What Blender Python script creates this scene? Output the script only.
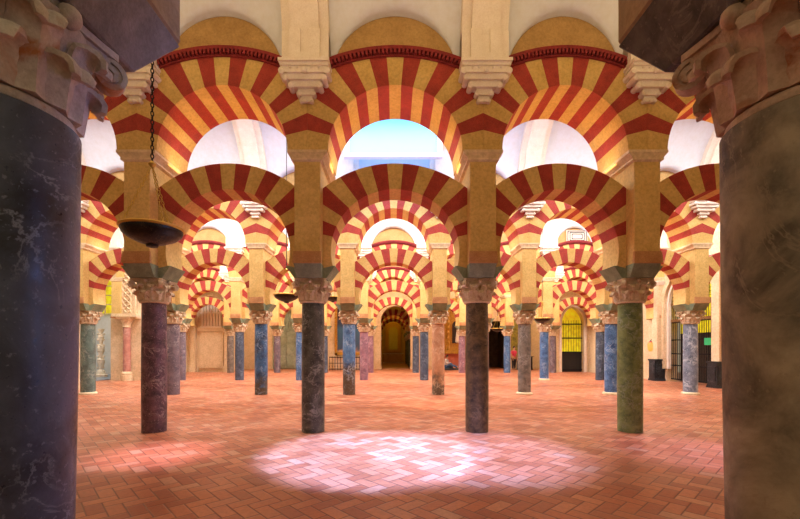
import bpy, bmesh, math, random
from mathutils import Vector, Matrix
random.seed(7)
PI = math.pi
C = bpy.context.scene.collection
for o in list(bpy.data.objects): bpy.data.objects.remove(o)

# ------------------------------------------------------------------ camera, world, lights
def lin(c, a=1.0):
    r = []
    for v in c:
        v /= 255.0
        r.append(v/12.92 if v <= .04045 else ((v+.055)/1.055)**2.4)
    return (*r, a)

cam_d = bpy.data.cameras.new('camera'); cam = bpy.data.objects.new('camera', cam_d); C.objects.link(cam)
cam.location = (0, 0, 1.55); cam.rotation_euler = (PI/2, 0, 0)
cam_d.sensor_width = 36; cam_d.lens = 18.0; cam_d.shift_x = .0085; cam_d.shift_y = .1119
cam_d.clip_start = .05; cam_d.clip_end = 200
S = bpy.context.scene
S.camera = cam
S.view_settings.view_transform = 'Standard'; S.view_settings.look = 'None'
S.view_settings.gamma = 1; S.view_settings.use_curve_mapping = False
S.view_settings.exposure = 0.0

W = bpy.data.worlds.new('world'); S.world = W; W.use_nodes = True
W.node_tree.nodes['Background'].inputs[0].default_value = lin((255, 230, 190))
W.node_tree.nodes['Background'].inputs[1].default_value = 0.27

def area(name, loc, rot, sx, sy, power, col):
    d = bpy.data.lights.new(name, 'AREA'); d.shape = 'RECTANGLE'; d.size = sx; d.size_y = sy
    d.energy = power; d.color = lin(col)[:3]
    o = bpy.data.objects.new(name, d); C.objects.link(o); o.location = loc; o.rotation_euler = rot
    return o
def spot(name, loc, target, deg, blend, power, col, rad=.15):
    d = bpy.data.lights.new(name, 'SPOT'); d.energy = power; d.color = lin(col)[:3]
    d.spot_size = math.radians(deg); d.spot_blend = blend; d.shadow_soft_size = rad
    o = bpy.data.objects.new(name, d); C.objects.link(o); o.location = loc
    o.rotation_euler = (Vector(target)-Vector(loc)).to_track_quat('-Z', 'Y').to_euler()
    return o
# daylight coming down from the skylights at the crown of each nave
area('skylight_nave_front', (0, 4.3, 8.6), (0, 0, 0), 18, 1.2, 62, (255, 206, 110))
area('skylight_nave_second', (0, 10.6, 8.6), (0, 0, 0), 26, 1.4, 1600, (250, 248, 250))
area('skylight_nave_third', (0, 16.8, 8.6), (0, 0, 0), 26, 1.4, 2700, (248, 248, 255))
area('skylight_nave_fourth', (0, 23.1, 8.6), (0, 0, 0), 26, 1.4, 2700, (250, 248, 250))
area('skylight_nave_last', (0, 28.4, 7.9), (0, 0, 0), 26, 1.0, 1000, (255, 236, 210))
# added upward fills with no fixtures, brightening vaults and the undersides of upper arches
area('vault_fill_front', (0, 4.6, 5.6), (PI, 0, 0), 18, .5, 200, (255, 226, 178))
area('soffit_fill_first', (0, 7.62, 4.97), (PI, 0, 0), 15, .4, 75, (255, 205, 130))
area('vault_fill_second', (0, 11.0, 5.4), (PI, 0, 0), 26, .4, 110, (80, 165, 255))
area('vault_fill_second_blue', (0, 11.2, 5.6), (PI, 0, 0), 2.4, .4, 130, (20, 150, 255))
area('soffit_fill_second', (0, 13.75, 4.97), (PI, 0, 0), 22, .4, 70, (255, 222, 180))
area('soffit_fill_third', (0, 20.05, 4.97), (PI, 0, 0), 22, .4, 80, (255, 222, 180))
area('vault_fill_third', (0, 17.2, 5.4), (PI, 0, 0), 26, .4, 90, (100, 175, 255))
area('vault_fill_fourth', (0, 22.8, 5.2), (PI, 0, 0), 26, .5, 150, (240, 240, 250))
# added fill light behind the viewer, warming the front faces of the arcade
area('nave_back_fill', (0, -3.5, 5.0), (math.radians(68), 0, 0), 9, 3, 34, (255, 215, 140))
# daylight window in the right end wall of the front nave
area('window_light_right', (9.7, 2.7, 3.6), (0, math.radians(90), 0), 4.5, .8, 36, (130, 165, 255)).data.spread = math.radians(50)
# sun shafts through the crown skylights
spot('sun_shaft_centre', (0.1, 5.2, 8.7), (-0.3, 5.95, 0), 23, .4, 24000, (130, 165, 255), .12)
spot('sun_shaft_centre_right', (0.6, 5.4, 8.7), (1.2, 6.0, 0), 24, .8, 16000, (140, 165, 255), .2)
spot('sun_shaft_left', (-2.6, 5.2, 8.7), (-3.5, 5.9, 0), 14, .9, 6500, (225, 200, 255), .2)
spot('sun_shaft_right', (4.0, 4.4, 8.7), (4.6, 6.0, 0), 19, 1.0, 4000, (175, 150, 255), .3)
spot('sun_shaft_far', (-1.4, 10.6, 8.7), (-1.75, 11.6, 0), 4, .6, 6000, (255, 250, 240), .1)
spot('sun_shaft_far_wide', (1.5, 10.6, 8.7), (1.0, 11.4, 0), 20, 1.0, 3500, (255, 235, 215), .2)
spot('sun_shaft_right_far', (6.5, 16.8, 8.7), (8.6, 13.4, 0), 16, 1.0, 3500, (255, 235, 220), .2)

# ------------------------------------------------------------------ materials
def newmat(name):
    m = bpy.data.materials.new(name); m.use_nodes = True
    nt = m.node_tree; b = nt.nodes['Principled BSDF']
    return m, nt, b
def N(nt, t, **kw):
    n = nt.nodes.new(t)
    for k, v in kw.items(): setattr(n, k, v)
    return n
def ramp(nt, fac, stops):
    r = N(nt, 'ShaderNodeValToRGB'); e = r.color_ramp.elements
    while len(e) < len(stops): e.new(.5)
    for i, (p, c) in enumerate(stops):
        e[i].position = p; e[i].color = c
    nt.links.new(fac, r.inputs[0]); return r.outputs[0]
def mix(nt, fac, a, b, mode='MIX'):
    n = N(nt, 'ShaderNodeMix', data_type='RGBA', blend_type=mode)
    for s, v in ((n.inputs[0], fac), (n.inputs[6], a), (n.inputs[7], b)):
        if isinstance(v, (tuple, float, int)): s.default_value = v
        else: nt.links.new(v, s)
    return n.outputs[2]
def noise(nt, vec, scale, detail=4, rough=.55, dist=0):
    n = N(nt, 'ShaderNodeTexNoise'); n.inputs['Scale'].default_value = scale
    n.inputs['Detail'].default_value = detail; n.inputs['Roughness'].default_value = rough
    n.inputs['Distortion'].default_value = dist
    nt.links.new(vec, n.inputs['Vector']); return n.outputs[0]
def objvec(nt, rnd=True):
    tc = N(nt, 'ShaderNodeTexCoord')
    if not rnd: return tc.outputs['Object']
    oi = N(nt, 'ShaderNodeObjectInfo')
    mu = N(nt, 'ShaderNodeMath', operation='MULTIPLY'); mu.inputs[1].default_value = 37.0
    nt.links.new(oi.outputs['Random'], mu.inputs[0])
    ad = N(nt, 'ShaderNodeVectorMath', operation='ADD')
    nt.links.new(tc.outputs['Object'], ad.inputs[0]); nt.links.new(mu.outputs[0], ad.inputs[1])
    return ad.outputs[0]
def bump(nt, b, h, strength=.3, dist=.02):
    n = N(nt, 'ShaderNodeBump'); n.inputs['Strength'].default_value = strength; n.inputs['Distance'].default_value = dist
    nt.links.new(h, n.inputs['Height']); nt.links.new(n.outputs[0], b.inputs['Normal'])

def stone(name, c1, c2, scale=3, rough=.85, bs=.25, spots=None, g0=.79):
    m, nt, b = newmat(name); v = objvec(nt)
    n1 = noise(nt, v, scale, 6, .65)
    col = ramp(nt, n1, [(.3, lin(c2)), (.7, lin(c1))])
    n2 = noise(nt, v, scale*9, 4, .7)
    g = ramp(nt, n2, [(.35, (g0, g0*.98, g0*.94, 1)), (.6, (1, 1, 1, 1))])
    col = mix(nt, 1.0, col, g, 'MULTIPLY')
    if spots:
        n3 = noise(nt, v, scale*.7, 5, .6, .6)
        f = ramp(nt, n3, [(.56, (0, 0, 0, 1)), (.66, (1, 1, 1, 1))])
        col = mix(nt, f, col, lin(spots))
    nt.links.new(col, b.inputs['Base Color']); b.inputs['Roughness'].default_value = rough
    bump(nt, b, n2, bs, .015)
    return m
def plain(name, c, rough=.6, metal=0.0, nz=.12):
    m, nt, b = newmat(name); v = objvec(nt)
    n1 = noise(nt, v, 14, 4)
    g = ramp(nt, n1, [(.3, (1-nz*2, 1-nz*2, 1-nz*2, 1)), (.7, (1, 1, 1, 1))])
    col = mix(nt, 1.0, lin(c), g, 'MULTIPLY')
    nt.links.new(col, b.inputs['Base Color']); b.inputs['Roughness'].default_value = rough
    b.inputs['Metallic'].default_value = metal
    return m
def marble(name, c1, c2, vein, scale=4, vs=3.0, rough=.28, low=None, lowz=.9, speck=None, vw=.03):
    m, nt, b = newmat(name); v = objvec(nt)
    n1 = noise(nt, v, scale, 7, .62, .4)
    col = ramp(nt, n1, [(.34, lin(c2)), (.64, lin(c1))])
    if low:      # differently coloured lower half of the shaft
        tc = N(nt, 'ShaderNodeTexCoord'); sp = N(nt, 'ShaderNodeSeparateXYZ'); nt.links.new(tc.outputs['Object'], sp.inputs[0])
        n0 = noise(nt, v, 3, 4, .6)
        a = N(nt, 'ShaderNodeMath', operation='MULTIPLY_ADD'); nt.links.new(n0, a.inputs[0]); a.inputs[1].default_value = 1.6
        nt.links.new(sp.outputs[2], a.inputs[2])
        s = N(nt, 'ShaderNodeMath', operation='SUBTRACT'); nt.links.new(a.outputs[0], s.inputs[0]); s.inputs[1].default_value = lowz+.8-.5
        f = ramp(nt, s.outputs[0], [(.35, (1, 1, 1, 1)), (.65, (0, 0, 0, 1))])
        col = mix(nt, f, col, mix(nt, n1, lin([x*.55 for x in low]), lin(low)))
    n2 = noise(nt, v, vs, 6, .65, 1.2)
    s = N(nt, 'ShaderNodeMath', operation='SUBTRACT'); nt.links.new(n2, s.inputs[0]); s.inputs[1].default_value = .5
    ab = N(nt, 'ShaderNodeMath', operation='ABSOLUTE'); nt.links.new(s.outputs[0], ab.inputs[0])
    f = ramp(nt, ab.outputs[0], [(0, (.75, .75, .75, 1)), (vw, (0, 0, 0, 1))])
    n4 = noise(nt, v, 2.2, 2); f2 = ramp(nt, n4, [(.45, (0, 0, 0, 1)), (.6, (1, 1, 1, 1))])
    f = mix(nt, 1.0, f, f2, 'MULTIPLY')
    col = mix(nt, f, col, lin(vein))
    n3 = noise(nt, v, 38, 3, .7)
    f3 = ramp(nt, n3, [(.60, (0, 0, 0, 1)), (.68, (.7, .7, .7, 1))])
    col = mix(nt, f3, col, lin(speck or vein))
    nt.links.new(col, b.inputs['Base Color'])
    rr = ramp(nt, n3, [(.3, (rough,)*3+(1,)), (.7, (rough+.3,)*3+(1,))]); nt.links.new(rr, b.inputs['Roughness'])
    bump(nt, b, n3, .18, .006)
    return m

STONE = stone('golden_limestone', (228, 192, 118), (206, 168, 92), 2.2)
CREAM = stone('cream_limestone', (236, 212, 172), (214, 186, 142), 1.6)
def brickmat():
    m, nt, b = newmat('red_brick'); v = objvec(nt)
    n1 = noise(nt, v, 5, 5, .65); n2 = noise(nt, v, 45, 3, .7)
    col = ramp(nt, n1, [(.3, lin((150, 38, 30))), (.7, lin((186, 58, 44)))])
    tc = N(nt, 'ShaderNodeTexCoord')       # thin radial brick courses follow the uv layout
    wv = N(nt, 'ShaderNodeTexWave', wave_type='BANDS', bands_direction='X'); wv.inputs['Scale'].default_value = 1.0
    nt.links.new(tc.outputs['UV'], wv.inputs['Vector'])
    f = ramp(nt, wv.outputs[0], [(.0, (1, 1, 1, 1)), (.16, (0, 0, 0, 1))])
    f = mix(nt, 1.0, f, (.42, .42, .42, 1), 'MULTIPLY')
    col = mix(nt, f, col, lin((190, 120, 90)))
    g = ramp(nt, n2, [(.35, (.75, .75, .75, 1)), (.65, (1, 1, 1, 1))])
    col = mix(nt, 1.0, col, g, 'MULTIPLY')
    nt.links.new(col, b.inputs['Base Color']); b.inputs['Roughness'].default_value = .8
    bump(nt, b, n2, .3, .01)
    return m
BRICK = brickmat()
REDMOULD = stone('red_painted_moulding', (150, 42, 40), (118, 28, 30), 6)
PLASTER = stone('white_vault_plaster', (222, 224, 226), (214, 215, 216), .9, .8, .04, None, .95)
BRACKET = stone('white_stucco', (240, 228, 210), (228, 213, 192), 5, .8, .15, None, .9)
LUNETTE = stone('ochre_render', (196, 158, 98), (172, 134, 78), 3, .9, .3)
CAPITAL = stone('carved_capital_stone', (234, 216, 182), (202, 176, 136), 6, .75, .3, (160, 124, 88))
CAPL = stone('grey_carved_marble', (222, 216, 208), (168, 158, 150), 5, .6, .35, (176, 118, 76))
CAPR = stone('brown_carved_marble', (226, 200, 178), (176, 146, 122), 5, .6, .35, (160, 100, 62))
IMPOST = stone('grey_green_impost_stone', (152, 166, 134), (112, 124, 98), 5, .7, .3)
IMPL = stone('slate_grey_impost_stone', (148, 146, 140), (104, 102, 100), 6, .55, .3)
IMPR = marble('dark_speckled_granite', (96, 92, 84), (44, 42, 40), (130, 122, 110), 9, 4, .5)
BRASS = plain('aged_brass', (222, 184, 84), .4, .8)
BRONZE = marble('dark_bronze', (44, 42, 34), (22, 22, 20), (90, 80, 50), 9, 5, .25)
BRONZE.node_tree.nodes['Principled BSDF'].inputs['Metallic'].default_value = .6
IRON = plain('black_iron', (26, 26, 28), .5, .5)
BLACKSTONE = marble('black_marble', (34, 38, 42), (20, 22, 26), (90, 96, 100), 6, 3, .3)
WOOD = plain('dark_wood', (120, 82, 40), .6)
GOLD = stone('gilt_carving', (214, 160, 50), (150, 96, 24), 14, .45, .6)
GREYGREEN = stone('grey_green_painted_wood', (176, 186, 160), (140, 152, 126), 4)
PINK = stone('pink_plaster', (226, 130, 96), (210, 108, 80), 3)
ROSE = marble('rose_marble', (196, 138, 116), (168, 108, 92), (215, 180, 160), 4, 3, .4)

def emis(name, c, s, c2=None, scale=4):
    m, nt, b = newmat(name)
    b.inputs['Base Color'].default_value = lin(c); b.inputs['Roughness'].default_value = .5
    b.inputs['Emission Strength'].default_value = s
    if c2:
        v = objvec(nt); n = noise(nt, v, scale, 4)
        col = ramp(nt, n, [(.35, lin(c2)), (.65, lin(c))]); nt.links.new(col, b.inputs['Emission Color'])
    else: b.inputs['Emission Color'].default_value = lin(c)
    return m
YELGLASS = emis('yellow_lit_glass', (226, 214, 30), .55, (120, 104, 14))
SKYGLASS = emis('daylit_glass', (120, 200, 245), .8)
REDLAMP = emis('red_lamp_glass', (255, 96, 40), 3.0)

def floormat():
    m, nt, b = newmat('herringbone_terracotta')
    tc = N(nt, 'ShaderNodeTexCoord')
    mp = N(nt, 'ShaderNodeMapping'); mp.inputs['Rotation'].default_value = (0, 0, math.radians(47)); mp.inputs['Scale'].default_value = (1/.15,)*3
    nt.links.new(tc.outputs['Object'], mp.inputs[0])
    sp = N(nt, 'ShaderNodeSeparateXYZ'); nt.links.new(mp.outputs[0], sp.inputs[0])
    def M(op, a, b_=None, c=None):
        n = N(nt, 'ShaderNodeMath', operation=op)
        for i, v in enumerate((a, b_, c)):
            if v is None: continue
            if isinstance(v, (int, float)): n.inputs[i].default_value = v
            else: nt.links.new(v, n.inputs[i])
        return n.outputs[0]
    u, v = sp.outputs[0], sp.outputs[1]
    i, j = M('FLOOR', u), M('FLOOR', v); fu, fv = M('SUBTRACT', u, i), M('SUBTRACT', v, j)
    k = M('FLOORED_MODULO', M('SUBTRACT', i, j), 4.0)
    isV = M('GREATER_THAN', k, 1.5); isH = M('SUBTRACT', 1.0, isV)
    q = M('SUBTRACT', 3.0, k)
    lu = M('ADD', fu, M('MULTIPLY', k, isH)); lv = M('ADD', fv, M('MULTIPLY', q, isV))
    wu, wv = M('ADD', 1.0, isH), M('ADD', 1.0, isV)
    du = M('MINIMUM', lu, M('SUBTRACT', wu, lu)); dv = M('MINIMUM', lv, M('SUBTRACT', wv, lv))
    d = M('MINIMUM', du, dv)
    idu, idv = M('SUBTRACT', i, M('MULTIPLY', k, isH)), M('SUBTRACT', j, M('MULTIPLY', q, isV))
    cb = N(nt, 'ShaderNodeCombineXYZ'); nt.links.new(idu, cb.inputs[0]); nt.links.new(idv, cb.inputs[1]); nt.links.new(isV, cb.inputs[2])
    wn = N(nt, 'ShaderNodeTexWhiteNoise', noise_dimensions='3D'); nt.links.new(cb.outputs[0], wn.inputs[0])
    col = ramp(nt, wn.outputs[0], [(0, lin((172, 92, 58))), (.45, lin((198, 118, 78))), (.85, lin((212, 136, 96))), (1, lin((208, 152, 118)))])
    n1 = noise(nt, tc.outputs['Object'], 1.1, 6, .65)
    g = ramp(nt, n1, [(.3, (.72, .70, .70, 1)), (.65, (1.0, 1.0, 1.0, 1))])
    col = mix(nt, 1.0, col, g, 'MULTIPLY')
    n2 = noise(nt, tc.outputs['Object'], 22, 4, .7)
    g = ramp(nt, n2, [(.3, (.78, .76, .74, 1)), (.6, (1, 1, 1, 1))])
    col = mix(nt, 1.0, col, g, 'MULTIPLY')
    mo = ramp(nt, d, [(.02, (1, 1, 1, 1)), (.065, (0, 0, 0, 1))])
    col = mix(nt, mo, col, lin((112, 62, 42)))
    nt.links.new(col, b.inputs['Base Color'])
    r = ramp(nt, n1, [(.3, (.3,)*3+(1,)), (.7, (.5,)*3+(1,))]); nt.links.new(r, b.inputs['Roughness'])
    h = ramp(nt, d, [(.02, (0, 0, 0, 1)), (.1, (1, 1, 1, 1))])
    h = mix(nt, .25, h, n2); h = mix(nt, .3, h, wn.outputs[0])
    bump(nt, b, h, .5, .012)
    return m
FLOOR = floormat()

# ------------------------------------------------------------------ mesh helpers
def mesh(name, bm, mats, smooth=False, recalc=True):
    if recalc: bmesh.ops.recalc_face_normals(bm, faces=bm.faces)
    me = bpy.data.meshes.new(name); bm.to_mesh(me); bm.free()
    for m in (mats if isinstance(mats, (list, tuple)) else [mats]): me.materials.append(m)
    if smooth:
        for p in me.polygons: p.use_smooth = True
        if smooth != 'all': 
            try: me.set_sharp_from_angle(angle=math.radians(40))
            except Exception: pass
    return me
def link(name, me, parent=None, loc=(0, 0, 0), rz=0.0):
    o = bpy.data.objects.new(name, me); C.objects.link(o); o.location = loc; o.rotation_euler = (0, 0, rz)
    if parent: o.parent = parent
    return o
def tag(o, label, cat, group=None):
    o['label'] = label; o['category'] = cat; o['kind'] = 'thing'
    if group: o['group'] = group
    return o
def thing(name, label, cat, loc=(0, 0, 0), group=None, rz=0):
    o = bpy.data.objects.new(name, None); C.objects.link(o); o.location = loc; o.rotation_euler = (0, 0, rz)
    o.empty_display_size = .2
    return tag(o, label, cat, group)
def struct(name, me, loc=(0, 0, 0)):
    o = link(name, me, None, loc); o['kind'] = 'structure'; return o
def box(bm, x0, x1, y0, y1, z0, z1, mi=0):
    vs = [bm.verts.new((x, y, z)) for z in (z0, z1) for y in (y0, y1) for x in (x0, x1)]
    for f in ((0, 2, 3, 1), (4, 5, 7, 6), (0, 1, 5, 4), (2, 6, 7, 3), (0, 4, 6, 2), (1, 3, 7, 5)):
        fc = bm.faces.new([vs[i] for i in f]); fc.material_index = mi
def frustum(bm, bx, by, tx, ty, z0, z1, mi=0, cx=0, cy=0):
    vs = [bm.verts.new((cx+sx*a, cy+sy*b, z)) for (a, b, z) in ((bx, by, z0), (tx, ty, z1)) for sx, sy in ((-1, -1), (1, -1), (1, 1), (-1, 1))]
    for f in ((3, 2, 1, 0), (4, 5, 6, 7), (0, 1, 5, 4), (1, 2, 6, 5), (2, 3, 7, 6), (3, 0, 4, 7)):
        bm.faces.new([vs[i] for i in f]).material_index = mi
def lathe(bm, prof, n=32, mi=0, cx=0, cy=0, cap=True):
    rings = []
    for r, z in prof:
        rings.append([bm.verts.new((cx+r*math.cos(2*PI*k/n), cy+r*math.sin(2*PI*k/n), z)) for k in range(n)])
    for a, b in zip(rings, rings[1:]):
        for k in range(n):
            bm.faces.new((a[k], a[(k+1) % n], b[(k+1) % n], b[k])).material_index = mi
    if cap:
        bm.faces.new(rings[0][::-1]).material_index = mi; bm.faces.new(rings[-1]).material_index = mi
def tube(bm, pts, r, n=6, mi=0):
    pts = [Vector(p) for p in pts]; rings = []
    for i, p in enumerate(pts):
        d = (pts[min(i+1, len(pts)-1)]-pts[max(i-1, 0)]).normalized()
        a = d.orthogonal().normalized() if abs(d.z) < .95 else Vector((1, 0, 0)).cross(d).normalized()
        if i and rings: 
            a = (last - last.dot(d)*d).normalized()
        last = a; b = d.cross(a)
        rings.append([bm.verts.new(p+r*(math.cos(2*PI*k/n)*a+math.sin(2*PI*k/n)*b)) for k in range(n)])
    for a, b in zip(rings, rings[1:]):
        for k in range(n): bm.faces.new((a[k], a[(k+1) % n], b[(k+1) % n], b[k])).material_index = mi
    bm.faces.new(rings[0][::-1]).material_index = mi; bm.faces.new(rings[-1]).material_index = mi
def prism(bm, poly, y0, y1, mi=0):          # polygon in x,z extruded along y
    a = [bm.verts.new((x, y0, z)) for x, z in poly]; b = [bm.verts.new((x, y1, z)) for x, z in poly]
    n = len(poly)
    bm.faces.new(a).material_index = mi; bm.faces.new(b[::-1]).material_index = mi
    for k in range(n): bm.faces.new((a[k], b[k], b[(k+1) % n], a[(k+1) % n])).material_index = mi
def B(): return bmesh.new()
def bevel(me_bm, w, seg=2):
    bmesh.ops.bevel(me_bm, geom=list(me_bm.edges), offset=w, segments=seg, affect='EDGES', profile=.6, clamp_overlap=True)

# ------------------------------------------------------------------ arches
def ext_r(th, cz, re, clip):
    """distance along direction th (from vertical) to the flat extrados circle (centre 0,cz radius re), clipped at |x|=clip"""
    s, c = math.sin(th), math.cos(th)
    # |t*(s,c) - (0,cz)| = re
    t = c*cz + math.sqrt(max(0, (c*cz)**2 - cz*cz + re*re))
    if abs(s) > 1e-6: t = min(t, clip/abs(s))
    return t
def arch_mesh(name, rin, cz, re, clip, hd, stripe_end, ang_end, pitch=10.2):
    bm = B(); uvl = bm.loops.layers.uv.new('uv')
    brk = []
    k = 0; a = -pitch/2
    edges = [pitch*(i+.5) for i in range(0, 40) if pitch*(i+.5) <= stripe_end+.01]
    ths = sorted(set([round(-e, 4) for e in edges]+[round(e, 4) for e in edges]+[-ang_end, ang_end]))
    # corner break angle
    zc = cz + math.sqrt(re*re-clip*clip); corner = math.degrees(math.atan2(clip, zc))
    full = []
    for t0, t1 in zip(ths, ths[1:]):
        n = max(3, int(round((t1-t0)/3.5)))
        seg = [t0+(t1-t0)*i/n for i in range(n+1)]
        for cc in (-corner, corner):
            if t0 < cc < t1 and min(abs(s-cc) for s in seg) > .2: seg.append(cc)
        seg.sort()
        mid = (t0+t1)/2; idx = int(round(abs(mid)/pitch))
        mi = 1 if (abs(mid) <= stripe_end and idx % 2 == 1 and t1-t0 < pitch*1.2) else 0
        full += [(s0, s1, mi) for s0, s1 in zip(seg, seg[1:])]
    cache = {}
    def V(th, o, y):
        key = (round(th, 3), o, y)
        if key not in cache:
            t = math.radians(th)
            r = ext_r(t, cz, re, clip) if o else rin
            cache[key] = bm.verts.new((r*math.sin(t), y, r*math.cos(t)))
        return cache[key]
    def F(vs, mi, uvs):
        f = bm.faces.new(vs); f.material_index = mi
        for l, uv in zip(f.loops, uvs): l[uvl].uv = uv
    for s0, s1, mi in full:
        u0, u1 = s0*.55, s1*.55
        F([V(s0, 0, -hd), V(s1, 0, -hd), V(s1, 1, -hd), V(s0, 1, -hd)], mi, [(u0, 0), (u1, 0), (u1, 1), (u0, 1)])
        F([V(s1, 0, hd), V(s0, 0, hd), V(s0, 1, hd), V(s1, 1, hd)], mi, [(u1, 0), (u0, 0), (u0, 1), (u1, 1)])
        F([V(s1, 0, -hd), V(s0, 0, -hd), V(s0, 0, hd), V(s1, 0, hd)], mi, [(u1, 0), (u0, 0), (u0, 1), (u1, 1)])
        F([V(s0, 1, -hd), V(s1, 1, -hd), V(s1, 1, hd), V(s0, 1, hd)], mi, [(u0, 0), (u1, 0), (u1, 1), (u0, 1)])
    for e in (full[0][0], full[-1][1]):
        F([V(e, 0, -hd), V(e, 1, -hd), V(e, 1, hd), V(e, 0, hd)], 0, [(0, 0)]*4)
    return mesh(name, bm, [STONE, BRICK])
# lower horseshoe arch: centre z 3.33, springs at 3.06
LOW_Z, LOW_R = 3.33, 1.13
ang_low = 90+math.degrees(math.asin((LOW_Z-3.065)/LOW_R))
LOWER = arch_mesh('lower_arch', LOW_R, 1.60-2.0, 2.0, 1.274, .27, 76.6, ang_low)
# upper semicircular arch: centre z 5.04
UP_Z, UP_R = 5.04, 1.15
UPPER = arch_mesh('upper_arch', UP_R, 1.64-2.9, 2.9, 1.5, .52, 76.6, 90)
LOWS = {}
def cornice_mesh():
    bm = B(); cz, re = 1.64-2.9, 2.9
    for s in (-1,):
        def band(r0, r1, y0, y1, n=24, x=1.10):
            a0 = math.asin(x/re)
            pts = []
            for i in range(n+1):
                a = -a0+2*a0*i/n
                pts.append([bm.verts.new((r*math.sin(a), s*y, cz+r*math.cos(a))) for r, y in ((r0, y0), (r1, y0), (r1, y1), (r0, y1))])
            for p, q in zip(pts, pts[1:]):
                for k in range(4): bm.faces.new((p[k], q[k], q[(k+1) % 4], p[(k+1) % 4]))
            bm.faces.new(pts[0]); bm.faces.new(pts[-1][::-1])
        band(re+.0, re+.025, .44, .555); band(re+.025, re+.10, .44, .535); band(re+.10, re+.155, .44, .60)
        for i in range(33):
            a = (-1+2*(i+.5)/33)*math.asin(1.09/re)
            c, sn = math.cos(a), math.sin(a)
            vs = []
            for y in (.53, .60):
                for dr, da in ((.032, -.0065), (.098, -.0065), (.098, .0065), (.032, .0065)):
                    aa = a+da; r = re+dr
                    vs.append(bm.verts.new((r*math.sin(aa), s*y, cz+r*math.cos(aa))))
            for f in ((0, 1, 2, 3), (7, 6, 5, 4), (0, 4, 5, 1), (1, 5, 6, 2), (2, 6, 7, 3), (3, 7, 4, 0)):
                bm.faces.new([vs[k] for k in f])
    return mesh('cornice', bm, REDMOULD)
CORNICE = cornice_mesh()

# ------------------------------------------------------------------ piers and brackets
def pier_meshes():
    bm = B(); box(bm, -.23, .23, -.52, .52, 3.06, 4.86)
    bevel(bm, .012, 1); body = mesh('pier_body', bm, STONE)
    bm = B()
    frustum(bm, .23, .52, .27, .545, 4.84, 4.87); frustum(bm, .275, .545, .275, .545, 4.87, 4.90)
    frustum(bm, .265, .53, .34, .55, 4.90, 4.99); frustum(bm, .345, .555, .345, .555, 4.99, 5.04)
    mould = mesh('pier_moulding', bm, CREAM)
    bm = B()
    for k in range(5):
        z = 3.06+k*.042
        for s in (-1,):
            box(bm, -.242-.003*(4-k), .242+.003*(4-k), s*.50, s*(.545+.004*(4-k)), z+.004, z+.038)
            box(bm, -.237, .237, s*.50, s*.54, z-.004, z+.006)
    corb = mesh('corbel', bm, stone('red_tinged_corbel_stone', (214, 164, 108), (186, 128, 78), 5))
    return body, mould, corb
PBODY, PMOULD, PCORB = pier_meshes()
# broad block that stands directly above the foreground imposts
bm = B(); box(bm, -.42, .42, -.54, .54, 3.09, 4.86); bevel(bm, .015, 1); PBROAD = mesh('pier_body_broad', bm, stone('tan_sandstone', (176, 150, 112), (148, 124, 92), 4))

def bracket_mesh():
    bm = B()
    for s in (-1,):
        def bb(hx, y1, z0, z1): box(bm, -hx, hx, s*.52, s*y1, z0, z1)
        bb(.43, .84, 6.40, 6.45); bb(.41, .80, 6.35, 6.40); bb(.38, .77, 6.25, 6.35)
        bb(.33, .73, 6.16, 6.25); bb(.26, .68, 6.06, 6.16); bb(.14, .62, 5.96, 6.06); bb(.10, .58, 5.86, 5.96)
        for sx in (-1, 1):           # scrolls at both edges of every step, and a rosette
            for (x, y, z, r) in ((.385, .80, 6.27, .055), (.33, .76, 6.18, .05), (.25, .71, 6.08, .05), (.13, .64, 5.98, .04), (.09, .60, 5.88, .035)):
                ring = []
                n = 12
                for yy in (s*.50, s*(y-.012)):
                    ring.append([bm.verts.new((sx*x+r*math.cos(2*PI*k/n), yy, z+r*math.sin(2*PI*k/n))) for k in range(n)])
                c = bm.verts.new((sx*x, s*(y+.01), z))
                for k in range(n):
                    bm.faces.new((ring[0][k], ring[0][(k+1) % n], ring[1][(k+1) % n], ring[1][k]))
                    bm.faces.new((ring[1][k], ring[1][(k+1) % n], c))
        bmesh.ops.create_uvsphere(bm, u_segments=10, v_segments=8, radius=.05, matrix=Matrix.Translation((0, s*.78, 6.27)))
        bmesh.ops.create_uvsphere(bm, u_segments=8, v_segments=6, radius=.03, matrix=Matrix.Translation((0, s*.60, 5.86)))
        for k in range(5):
            bmesh.ops.create_uvsphere(bm, u_segments=8, v_segments=6, radius=.022, matrix=Matrix.Translation((-.24+.12*k, s*.775, 6.325)))
    return mesh('bracket_capital', bm, BRACKET)
BRK = bracket_mesh()
def pilaster_mesh():
    bm = B()
    for s in (-1,):
        y = .44
        box(bm, -.40, .40, s*y, s*.70, 6.45, 7.0)
        # central raised band with a sunk panel
        box(bm, -.26, -.07, s*.6, s*.76, 6.45, 7.0); box(bm, .07, .26, s*.6, s*.76, 6.45, 7.0); box(bm, -.07, .07, s*.6, s*.76, 6.45, 6.60)
        box(bm, -.07, .07, s*.6, s*.72, 6.6, 7.0)
    return mesh('wall_pilaster', bm, BRACKET)
PIL = pilaster_mesh()

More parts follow.
